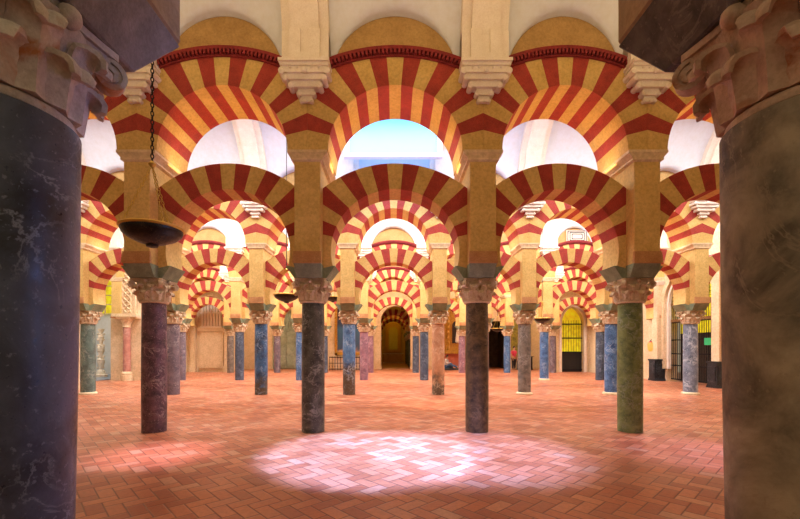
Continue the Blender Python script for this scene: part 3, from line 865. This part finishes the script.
# gate built facing -x : local x -> world -y
t = thing('iron_gate', 'tall black iron gate under a pointed arch in the right wall', 'gate', (XR, 17.8, 0), None, -PI/2)
link('archivolt', horseshoe_trim([(-1.5, 0.6)]+pointed(0, 1.5, 3.6, 5.3)+[(1.5, 0.6)], .26, -.16, .02, CREAM), t)
link('archivolt_moulding', horseshoe_trim([(-1.36, 0.6)]+pointed(0, 1.36, 3.6, 5.12)+[(1.36, 0.6)], .12, -.02, .12, BRACKET), t)
bm = B(); R = 1.5
def inside(x, z): 
    if abs(x) > 1.46: return False
    if z < 3.6: return True
    h = 1.7; RR = (1.5*1.5+h*h)/3.0; return math.hypot(abs(x)-(1.5-RR), z-3.6) < RR
for k in range(25):
    x = -1.44+k*.12; z = 3.6
    while inside(x, z): z += .02
    tube(bm, [(x, .2, 3.7), (x, .2, max(3.75, z))], .011, 5)
for z in [3.85+.16*k for k in range(10)]:
    x = 0
    while inside(x, z): x += .02
    if x > .1: tube(bm, [(-x, .2, z), (x, .2, z)], .011, 5)
for rr in (.35, .7): tube(bm, [(rr*math.sin(a), .18, 4.0+rr*math.cos(a)) for a in [-PI/2+PI*i/16 for i in range(17)]], .02, 5)
link('fanlight_lattice', mesh('fanlight_lattice', bm, IRON), t)
bm = B(); box(bm, -1.5, 1.5, .1, .32, 3.6, 3.72); box(bm, -1.5, 1.5, .1, .32, 2.82, 2.95); link('crossbeam', mesh('gate_beams', bm, WOOD), t)
for s in (-1, 1):
    bm = B()
    for k in range(12): tube(bm, [(s*(.06+k*.125), .2, .1), (s*(.06+k*.125), .2, 2.82)], .013, 5)
    for k in range(12): tube(bm, [(s*(.06+k*.125), .2, 2.95), (s*(.06+k*.125), .2, 3.6)], .012, 5)
    for z in (.1, .75, 1.3, 1.95, 2.78): box(bm, min(s*.02, s*1.47), max(s*.02, s*1.47), .18, .22, z, z+.05)
    leafo = link('gate_leaf', mesh('gate_leaf', bm, IRON), t)
    bm = B(); box(bm, s*.12-.05, s*.12+.05, .13, .18, 1.32, 1.5); link('lock_plate', mesh('lock', bm, BRASS), leafo)
bm = B(); box(bm, .72, 1.42, .08, .13, 1.72, 2.02); tag(o := link('green_sign', mesh('green_sign', bm, emis('green_sign_paint', (40, 150, 90), .35))), 'small green rectangular sign on the right iron gate', 'sign')
o.location = (XR, 17.8, 0); o.rotation_euler = (0, 0, -PI/2)
t = thing('lattice_window', 'yellow-lit latticed glass behind the right iron gate', 'window', (XR+.95, 17.8, 0), None, -PI/2)
bm = B(); prism(bm, [(-1.9, 2.3), (1.9, 2.3), (1.9, 5.5), (-1.9, 5.5)], 0, .05); link('pane', mesh('chapel_glass', bm, YELGLASS), t)
bm = B(); box(bm, -1.9, 1.9, .0, .06, .0, 2.3); link('dark_panel', mesh('chapel_panel', bm, plain('dark_walnut', (60, 44, 30), .6)), t)
for s, nm in ((1, 'left of'), (-1, 'right of')):
    y = 17.8+s*1.85
    t = thing('black_pedestal', 'black marble pedestal %s the right iron gate' % nm, 'pedestal', (XR-.25, y, 0))
    bm = B(); box(bm, -.24, .24, -.24, .24, .12, .98); box(bm, -.18, .18, -.27, .27, .25, .85); box(bm, -.27, .19, -.18, .18, .25, .85); link('die', mesh('pedestal_die', bm, BLACKSTONE), t)
    bm = B(); frustum(bm, .25, .3, .25, .25, 0, .13); link('plinth', mesh('pedestal_plinth', bm, BLACKSTONE), t); bm = B(); box(bm, -.25, .25, -.3, .3, .98, 1.06); link('cap', mesh('pedestal_cap', bm, BLACKSTONE), t)
    t = thing('cream_pilaster', 'tall plain cream pilaster standing on the pedestal %s the right iron gate' % nm, 'pilaster', (XR-.2, y, 1.06))
    bm = B(); box(bm, -.16, .19, -.2, .2, .0, 3.6); link('pilaster_shaft', mesh('pil', bm, CREAM), t)
    bm = B(); frustum(bm, .18, .22, .2, .28, 3.6, 3.8); link('pilaster_cap', mesh('pilc', bm, BRACKET), t)
t = thing('wall_lantern', 'glowing red-orange lantern beside the right iron gate', 'lantern', (XR-.40, 19.9, 1.65))
bm = B(); lathe(bm, [(.08, -.22), (.13, -.1), (.14, .1), (.09, .24)], 16); link('glass', mesh('lantern_glass', bm, REDLAMP, 'sharp'), t)
bm = B(); tube(bm, [(0, 0, .24), (0, 0, .34), (.2, 0, .4), (.47, 0, .4)], .02, 6); lathe(bm, [(.1, .22), (.04, .3)], 12); link('arm', mesh('lantern_arm', bm, IRON), t)

# right screen with the yellow gate
struct('wall_right_screen', wall_open('wall_right_screen', 10.9, 13.25, 27.0, 27.5, 9, pointed(12.1, .75, 3.3, 4.4)))
t = thing('tall_lattice_gate', 'tall narrow gate with yellow-lit pointed fanlight at far right end', 'gate', (12.1, 27.0, 0))
link('archivolt', horseshoe_trim([(-.75, 0)]+pointed(0, .75, 3.3, 4.4)+[(.75, 0)], .16, -.1, .02, BRACKET), t)
bm = B(); box(bm, -.78, .78, .42, .46, 1.35, 4.45); link('pane', mesh('gate_glass', bm, YELGLASS), t)
bm = B(); box(bm, -.74, .74, .3, .4, 0, 1.35); link('lower_panel', mesh('gate_panel', bm, plain('dark_gate_panel', (40, 38, 36), .6)), t)
bm = B()
for k in range(9): tube(bm, [(-.7+k*.175, .2, .05), (-.7+k*.175, .2, 3.5)], .012, 5)
for z in (.1, 1.3, 2.25, 3.2): box(bm, -.74, .74, .17, .23, z, z+.08)
link('bars', mesh('gate_bars', bm, IRON), t)

# back wall features
t = thing('panelled_door', 'tall grey-green panelled double door in the back wall', 'door', (-8.25, YB, 0))
bm = B()
box(bm, -1.05, 1.05, .3, .5, 0, 4.6); link('door_surround', mesh('door_surround', bm, GREYGREEN), t)
for s in (-1, 1):
    bm = B(); x0, x1 = (.02, .8) if s > 0 else (-.8, -.02)
    box(bm, x0, x1, .22, .3, .1, 2.9)
    for z0, z1 in ((.3, 1.0), (1.15, 1.9), (2.05, 2.75)): box(bm, x0+.12, x1-.12, .18, .22, z0, z1)
    link('door_leaf', mesh('door_leaf', bm, GREYGREEN), t)
bm = B()
for k in range(8): box(bm, -.8+k*.21, -.72+k*.21, .2, .3, 3.0, 4.4)
for z in (2.95, 3.6, 4.4): box(bm, -.85, .85, .2, .3, z, z+.08)
link('transom_grille', mesh('transom', bm, GREYGREEN), t)

def paintmat():
    m, nt, b = newmat('dark_oil_painting'); v = objvec(nt, False); sp = N(nt, 'ShaderNodeSeparateXYZ'); nt.links.new(v, sp.inputs[0])
    n1 = noise(nt, v, 1.8, 5, .6, .8)
    a = N(nt, 'ShaderNodeMath', operation='MULTIPLY_ADD'); nt.links.new(n1, a.inputs[0]); a.inputs[1].default_value = 1.6; nt.links.new(sp.outputs[2], a.inputs[2])
    s = N(nt, 'ShaderNodeMath', operation='MULTIPLY'); nt.links.new(a.outputs[0], s.inputs[0]); s.inputs[1].default_value = .2
    col = ramp(nt, s.outputs[0], [(.3, lin((130, 90, 60))), (.42, lin((200, 150, 100))), (.5, lin((70, 90, 120))), (.75, lin((60, 110, 150))), (.95, lin((50, 40, 60)))])
    nt.links.new(col, b.inputs['Base Color']); b.inputs['Roughness'].default_value = .4; return m
t = thing('altar_painting', 'large dark blue altar painting in a gilt frame left of the portal', 'painting', (-3.3, YB, 0))
bm = B(); box(bm, -.95, .95, -.12, -.04, 1.3, 4.9); link('canvas', mesh('canvas', bm, paintmat()), t)
bm = B()
for x in (-1.15, .95): box(bm, x, x+.2, -.25, -.002, 1.1, 5.1)
box(bm, -1.15, 1.15, -.25, -.002, 1.1, 1.3); box(bm, -1.15, 1.15, -.25, -.002, 4.9, 5.1)
for s in (-1, 1):
    for k in range(14): bmesh.ops.create_uvsphere(bm, u_segments=6, v_segments=5, radius=.07, matrix=Matrix.Translation((s*1.05, -.25, 1.3+k*.27)))
link('frame', mesh('gilt_frame', bm, GOLD), t)
t = thing('altar_mensa', 'white altar block below the painting behind the black railing', 'altar', (-3.3, YB-.45, 0))
bm = B(); box(bm, -1.1, 1.1, -.3, .44, 0, .92); link('body', mesh('mensa_body', bm, BRACKET), t)
bm = B(); box(bm, -1.2, 1.2, -.38, .44, .92, 1.0); link('slab', mesh('mensa_slab', bm, CREAM), t)
t = thing('iron_railing', 'low black iron railing in front of the altar painting', 'railing', (-3.35, YB-1.5, 0))
bm = B(); box(bm, -1.3, 1.3, -.03, .03, .92, .98); box(bm, -1.3, 1.3, -.03, .03, .5, .54); box(bm, -1.3, 1.3, -.03, .03, .06, .12); link('rails', mesh('rails', bm, IRON), t)
for k in range(14):
    bm = B(); tube(bm, [(-1.28+k*.197, 0, 0), (-1.28+k*.197, 0, 1.0)], .018, 6)
    bmesh.ops.create_uvsphere(bm, u_segments=6, v_segments=5, radius=.04, matrix=Matrix.Translation((-1.28+k*.197, 0, .3)))
    link('baluster', mesh('baluster', bm, IRON), t)

t = thing('gilt_altarpiece', 'tall gilded altarpiece with twisted columns right of the portal', 'altarpiece', (4.9, YB, 0))
bm = B(); box(bm, -1.4, 1.4, -.2, -.002, 1.35, 5.4); link('back_board', mesh('alt_board', bm, GOLD), t)
bm = B(); prism(bm, [(-.42, 2.0)]+rounded(0, .42, 3.3)+[(.42, 2.0)], -.24, -.2); link('niche', mesh('alt_niche', bm, plain('dark_niche', (46, 28, 16), .7)), t)
bm = B(); lathe(bm, [(.12, 2.0), (.2, 2.1), (.16, 2.5), (.13, 2.8), (.06, 2.9), (.1, 3.0), (.09, 3.1), (.01, 3.18)], 16, 0, 0, -.32); link('statuette', mesh('alt_statue', bm, BRACKET, 'sharp'), t)
for x in (-1.2, -.7, .7, 1.2):
    bm = B()
    pr = []
    for k in range(41):
        z = 1.5+k*.08; pr.append((.085+.025*math.sin(k*1.3), z))
    lathe(bm, pr, 14, 0, x, -.32); box(bm, x-.15, x+.15, -.47, -.17, 1.35, 1.5); box(bm, x-.15, x+.15, -.47, -.17, 4.7, 4.9); link('twisted_column', mesh('alt_col', bm, GOLD, 'sharp'), t)
bm = B(); box(bm, -1.5, 1.5, -.5, -.002, 4.9, 5.1); box(bm, -1.4, 1.4, -.5, -.002, 1.2, 1.35)
for k in range(9): bmesh.ops.create_uvsphere(bm, u_segments=8, v_segments=6, radius=.12, matrix=Matrix.Translation((-1.2+k*.3, -.35, 5.15)))
link('cornice', mesh('alt_cornice', bm, GOLD), t)
o = link('pink_dado', (lambda bm: (box(bm, -1.6, 1.6, -.18, -.002, .0, 1.2), mesh('pink_dado', bm, PINK))[1])(B()), None, (4.9, YB, 0)); tag(o, 'salmon pink dado wall below the gilded altarpiece', 'dado')
t = thing('low_platform', 'low dark blue-grey step in front of the pink dado', 'step', (4.9, YB-.7, 0))
bm = B(); box(bm, -1.4, 1.4, -.5, .48, 0, .14); box(bm, -1.3, 1.3, -.3, .48, .14, .28); link('treads', mesh('step', bm, slate), t)
# dark doorway with olive chapel
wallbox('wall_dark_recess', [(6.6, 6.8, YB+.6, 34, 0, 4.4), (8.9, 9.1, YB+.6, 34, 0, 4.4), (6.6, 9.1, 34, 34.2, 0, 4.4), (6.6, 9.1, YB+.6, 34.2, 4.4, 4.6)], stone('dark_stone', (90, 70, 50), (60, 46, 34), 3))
o = link('olive_wall_patch', (lambda bm: (box(bm, -.75, .75, -.1, -.002, .9, 4.2), mesh('olive', bm, stone('olive_lit_wall', (176, 160, 60), (96, 92, 40), 5)))[1])(B()), None, (9.75, YB, 0)); tag(o, 'olive and gold lit stretch of the back wall right of the dark doorway', 'wall patch')  # thin slab coloured for the greenish yellow light on this stretch of wall
t = thing('black_cabinet', 'black wooden cabinet on the floor below the olive wall patch', 'cabinet', (9.9, YB-.5, 0))
bm = B(); box(bm, -.5, .5, -.25, .3, .08, .95); link('body', mesh('cab', bm, BLACKSTONE), t)
for s in (-1, 1):
    bm = B(); box(bm, min(s*.03, s*.45), max(s*.03, s*.45), -.28, -.25, .15, .88); link('door', mesh('cabd', bm, IRON), t)
bm = B(); box(bm, -.55, .55, -.3, .3, .95, 1.0); box(bm, -.52, .52, -.27, .3, 0, .08); link('top', mesh('cabt', bm, IRON), t)

t = thing('fretted_window', 'square white window with dark nested frames high in the third arcade at right', 'window', (8.95, 19.54, 6.72))
bm = B(); box(bm, -.5, .5, -.06, 0, 0, .62); link('frame', mesh('fret_frame', bm, BRACKET), t)
bm = B()
for q in (.04, .14, .24):
    w_ = .5-q; z0_, z1_ = q*.75, .62-q*.75
    box(bm, -w_, w_, -.09, -.06, z0_, z0_+.03); box(bm, -w_, w_, -.09, -.06, z1_-.03, z1_); box(bm, -w_, -w_+.03, -.09, -.06, z0_, z1_); box(bm, w_-.03, w_, -.09, -.06, z0_, z1_)
link('lattice', mesh('fret', bm, IRON), t)

# skylight dormer seen through the middle upper arch of the front arcade
t = thing('lunette_window', 'pale blue daylit lunette window high above the second arcade', 'window', (0, 12.25, 0))
bm = B(); prism(bm, [(-1.35, 7.5), (1.35, 7.5), (1.35, 8.2)]+[(1.35*math.cos(a), 8.2+.4*math.sin(a)) for a in [PI*i/14 for i in range(1, 14)]]+[(-1.35, 8.2)], -.02, .04)
link('pane', mesh('lunette_glass', bm, SKYGLASS), t)
bm = B(); box(bm, -1.5, 1.5, -.1, .1, 7.4, 7.5); box(bm, -1.5, -1.35, -.1, .1, 7.5, 8.3); box(bm, 1.35, 1.5, -.1, .1, 7.5, 8.3)

link('frame', mesh('lunette_frame', bm, BRACKET), t)

# ------------------------------------------------------------------ hanging lamps
def chain(bm, a, b, L=.042, r=.0042, w=.011, seg=10):
    a, b = Vector(a), Vector(b); d = (b-a); n = max(2, int(d.length/(L*.82))); d.normalize()
    s = d.orthogonal().normalized(); t = d.cross(s)
    for i in range(n):
        c = a+(b-a)*(i+.5)/n; u = s if i % 2 else t; v = t if i % 2 else s
        rings = []
        for k in range(seg):
            th = 2*PI*k/seg; cc, ss = math.cos(th), math.sin(th)
            p = c+d*(L/2*cc)+u*(w*ss); out = (d*(cc)+u*ss).normalized()
            rings.append([bm.verts.new(p+r*(math.cos(q*PI/2)*out+math.sin(q*PI/2)*v)) for q in range(4)])
        for k in range(seg):
            A, Bq = rings[k], rings[(k+1) % seg]
            for q in range(4): bm.faces.new((A[q], Bq[q], Bq[(q+1) % 4], A[(q+1) % 4]))
def lamp(x, y, zr, ztop, label, near, R=.34):
    t = thing('hanging_oil_lamp', label, 'lamp', (x, y, zr), 'hanging oil lamps')
    bm = B(); k = R/.34
    lathe(bm, [(.02, -.235*k), (.06*k, -.225*k), (.07*k, -.2*k), (.15*k, -.175*k), (.25*k, -.13*k), (.31*k, -.08*k), (.325*k, -.04*k), (.32*k, -.01*k), (.30*k, -.01*k), (.29*k, -.05*k), (.2*k, -.11*k), (.01, -.14*k)], 48)
    link('bowl', mesh('lamp_bowl', bm, BRONZE, 'sharp'), t)
    bm = B(); lathe(bm, [(.326*k, -.03*k), (.34*k, -.022*k), (.345*k, -.008*k), (.335*k, .004*k), (.315*k, .004*k), (.31*k, -.01*k)], 48, cap=False)
    link('rim', mesh('lamp_rim', bm, BRASS, 'sharp'), t)
    zj = .66
    for i in range(3):
        a = math.radians(200+120*i); bm = B(); p = (.315*k*math.cos(a), .315*k*math.sin(a), 0)
        if near: chain(bm, p, (0, 0, zj))
        else: tube(bm, [p, (0, 0, zj)], .009, 4)
        bmesh.ops.create_uvsphere(bm, u_segments=8, v_segments=6, radius=.018, matrix=Matrix.Translation(p))
        link('suspension_chain', mesh('susp', bm, BRASS), t)
    bm = B(); lathe(bm, [(.012, zj-.02), (.035, zj), (.04, zj+.015), (.012, zj+.05)], 16)
    link('chain_boss', mesh('boss', bm, BRASS, 'sharp'), t)
    bm = B()
    if near: chain(bm, (0, 0, zj+.03), (0, 0, ztop-zr), .055, .0065, .014, 8)
    else: tube(bm, [(0, 0, zj+.03), (0, 0, ztop-zr)], .010, 4)
    link('main_chain', mesh('main_chain', bm, IRON), t)
lamp(-2.56, 4.25, 2.84, 9.1, 'large dark bronze dish lamp on chains beside the left foreground column', True, .31)
lamp(-2.88, 10.8, 3.02, 9.17, 'bronze dish lamp hanging left of the second column of the front arcade', False)
lamp(-2.55, 16.9, 3.75, 9.25, 'small brass dish lamp just right of the black-grey column capital, far back', False)
lamp(6.3, 16.9, 2.85, 9.25, 'bronze dish lamp hanging before the right-hand slate blue columns', False)
lamp(6.05, 23.2, 2.75, 9.2, 'farthest and smallest dish lamp, just left of the grey-brown column', False)

# ------------------------------------------------------------------ people (adults, far back)
def skin_body(verts, edges, name, mat, parent, sub=2):
    me = bpy.data.meshes.new(name); me.from_pydata([v[0] for v in verts], edges, []); me.materials.append(mat)
    o = link(name, me, parent); md = o.modifiers.new('skin', 'SKIN')
    for i, (p, r) in enumerate(verts):
        sv = me.skin_vertices[0].data[i]; sv.radius = r if isinstance(r, tuple) else (r, r)
        sv.use_root = (i == 0)
    s = o.modifiers.new('sub', 'SUBSURF'); s.levels = sub; s.render_levels = sub
    return o
SKIN = plain('skin', (214, 160, 128), .6); HAIR = plain('dark_brown_hair', (46, 32, 26), .7)
def shell(verts, edges, name, mat, parent): return skin_body(verts, edges, name, mat, parent, 2)
def person_standing(x, y, rz, label):
    t = thing('person', label, 'person', (x, y, 0), None, rz)
    V = [((0, 0, .92), (.15, .11)), ((0, 0, 1.12), (.13, .1)), ((0, 0, 1.32), (.16, .11)), ((0, 0, 1.43), (.08, .07)), ((0, -.01, 1.50), (.052, .055)), ((0, -.02, 1.58), (.075, .085)), ((0, -.02, 1.68), (.07, .08)),
         ((-.18, 0, 1.38), .05), ((-.23, .02, 1.12), .042), ((-.2, -.1, .88), .032), ((-.19, -.13, .8), .03),
         ((.18, 0, 1.38), .05), ((.23, .02, 1.12), .042), ((.2, -.1, .88), .032), ((.19, -.13, .8), .03),
         ((-.1, 0, .82), .09), ((-.11, -.02, .46), .06), ((-.12, 0, .08), .042), ((-.13, -.14, .035), .035),
         ((.1, 0, .82), .09), ((.11, .04, .46), .06), ((.12, .08, .08), .042), ((.13, -.06, .035), .035)]
    E = [(0, 1), (1, 2), (2, 3), (3, 4), (4, 5), (5, 6), (3, 7), (7, 8), (8, 9), (9, 10), (3, 11), (11, 12), (12, 13), (13, 14), (0, 15), (15, 16), (16, 17), (17, 18), (0, 19), (19, 20), (20, 21), (21, 22)]
    skin_body(V, E, 'body', SKIN, t)
    for s in (-1, 1):            # fingers
        for k in range(5):
            bx, by, bz = s*.19, -.13, .8
            if k < 4: pts = [(bx, by+.024-.016*k, bz), (bx+s*.004, by+.02-.018*k, bz-.05-.008*(1.5-abs(k-1.5))), (bx-s*.012, by+.016-.018*k, bz-.085)]
            else: pts = [(bx, by-.02, bz+.02), (bx-s*.012, by-.05, bz-.01), (bx-s*.02, by-.055, bz-.04)]
            bm = B(); tube(bm, pts, .009, 6); link('finger', mesh('finger', bm, SKIN, 'sharp'), t)
    g = .014
    V2 = [((0, 0, .9), (.165, .125)), ((0, 0, 1.12), (.145, .115)), ((0, 0, 1.32), (.175, .125)), ((0, 0, 1.42), (.1, .085)), ((-.18, 0, 1.38), .065), ((-.215, .01, 1.2), .058), ((.18, 0, 1.38), .065), ((.215, .01, 1.2), .058)]
    shell(V2, [(0, 1), (1, 2), (2, 3), (3, 4), (4, 5), (3, 6), (6, 7)], 'shirt', plain('pink_shirt', (235, 80, 120), .8), t)
    V3 = [((0, 0, .9), (.16, .12)), ((-.1, 0, .8), .105), ((-.11, -.02, .46), .078), ((-.12, 0, .1), .06), ((.1, 0, .8), .105), ((.11, .04, .46), .078), ((.12, .08, .1), .06)]
    shell(V3, [(0, 1), (1, 2), (2, 3), (0, 4), (4, 5), (5, 6)], 'trousers', plain('dark_trousers', (40, 40, 52), .8), t)
    hair(t, (0, -.02, 1.63)); face(t, (0, -.02, 1.62)); 
def hair(t, c):
    bm = B(); bmesh.ops.create_uvsphere(bm, u_segments=16, v_segments=12, radius=.1, matrix=Matrix.Translation((c[0], c[1]+.022, c[2]+.03)) @ Matrix.Diagonal((.92, 1.0, 1.08, 1)))
    for v in list(bm.verts):
        if v.co.y < c[1]-.055 and v.co.z < c[2]+.06: bm.verts.remove(v)
    link('hair', mesh('hair', bm, HAIR, 'all'), t)
def face(t, c):
    for s in (-1, 1):
        bm = B(); bmesh.ops.create_uvsphere(bm, u_segments=8, v_segments=6, radius=.011, matrix=Matrix.Translation((c[0]+s*.03, c[1]-.082, c[2]+.01))); link('eye', mesh('eye', bm, plain('dark_eye', (30, 22, 20), .3), 'all'), t)
        bm = B(); bmesh.ops.create_uvsphere(bm, u_segments=8, v_segments=6, radius=.024, matrix=Matrix.Translation((c[0]+s*.083, c[1], c[2]-.005)) @ Matrix.Diagonal((.45, .8, 1.2, 1))); link('ear', mesh('ear', bm, SKIN, 'all'), t)
    bm = B(); bmesh.ops.create_cone(bm, cap_ends=True, segments=8, radius1=.018, radius2=.006, depth=.045, matrix=Matrix.Translation((c[0], c[1]-.09, c[2]-.015))); link('nose', mesh('nose', bm, SKIN, 'all'), t)
    bm = B(); bmesh.ops.create_uvsphere(bm, u_segments=8, v_segments=6, radius=.02, matrix=Matrix.Translation((c[0], c[1]-.078, c[2]-.055)) @ Matrix.Diagonal((1, .4, .35, 1))); link('mouth', mesh('mouth', bm, plain('lips', (170, 80, 80), .5), 'all'), t)
def person_seated(x, y, z, rz, label):
    t = thing('person', label, 'person', (x, y, z), None, rz)
    V = [((0, 0, .12), (.16, .12)), ((0, .03, .35), (.14, .11)), ((0, .02, .55), (.16, .11)), ((0, 0, .66), (.08, .07)), ((0, -.02, .73), (.052, .055)), ((0, -.05, .80), (.075, .085)), ((0, -.06, .9), (.07, .08)),
         ((-.18, .01, .6), .05), ((-.24, -.08, .38), .042), ((-.14, -.32, .36), .032), ((-.1, -.38, .37), .03),
         ((.18, .01, .6), .05), ((.24, -.08, .38), .042), ((.14, -.32, .36), .032), ((.1, -.38, .37), .03),
         ((-.11, -.05, .11), .09), ((-.13, -.42, .36), .06), ((-.13, -.62, .06), .045), ((-.13, -.76, .04), .035),
         ((.11, -.05, .11), .09), ((.14, -.46, .2), .06), ((.14, -.86, .07), .045), ((.14, -.93, .1), .035)]
    E = [(0, 1), (1, 2), (2, 3), (3, 4), (4, 5), (5, 6), (3, 7), (7, 8), (8, 9), (9, 10), (3, 11), (11, 12), (12, 13), (13, 14), (0, 15), (15, 16), (16, 17), (17, 18), (0, 19), (19, 20), (20, 21), (21, 22)]
    skin_body(V, E, 'body', SKIN, t)
    for s in (-1, 1):
        for k in range(5):
            bx, by, bz = s*.1, -.38, .37
            pts = [(bx-s*.01, by+.02-.014*k, bz), (bx-s*.04, by-.0-.014*k, bz+.004), (bx-s*.06, by-.014*k, bz-.02)]
            bm = B(); tube(bm, pts, .009, 6); link('finger', mesh('finger', bm, SKIN, 'sharp'), t)
    shell([((0, 0, .12), (.175, .14)), ((0, .03, .35), (.155, .125)), ((0, .02, .55), (.175, .125)), ((0, 0, .65), (.1, .085)), ((-.18, .01, .6), .064), ((-.235, -.07, .4), .056), ((-.17, -.26, .365), .045), ((.18, .01, .6), .064), ((.235, -.07, .4), .056), ((.17, -.26, .365), .045)],
          [(0, 1), (1, 2), (2, 3), (3, 4), (4, 5), (5, 6), (3, 7), (7, 8), (8, 9)], 'shirt', plain('white_shirt', (226, 222, 224), .8), t)
    shell([((0, 0, .12), (.17, .13)), ((-.11, -.05, .115), .105), ((-.13, -.42, .36), .078), ((-.13, -.6, .1), .06), ((.11, -.05, .115), .105), ((.14, -.46, .2), .078), ((.14, -.8, .08), .058)],
          [(0, 1), (1, 2), (2, 3), (0, 4), (4, 5), (5, 6)], 'trousers', plain('blue_trousers', (70, 110, 160), .8), t)
    hair(t, (0, -.06, .85)); face(t, (0, -.06, .84))
person_standing(8.85, 29.3, math.radians(20), 'person in pink shirt standing upright before the dark doorway')
person_seated(3.95, YB-1.0, .14, math.radians(60), 'person in white shirt and blue trousers sitting on the low step')
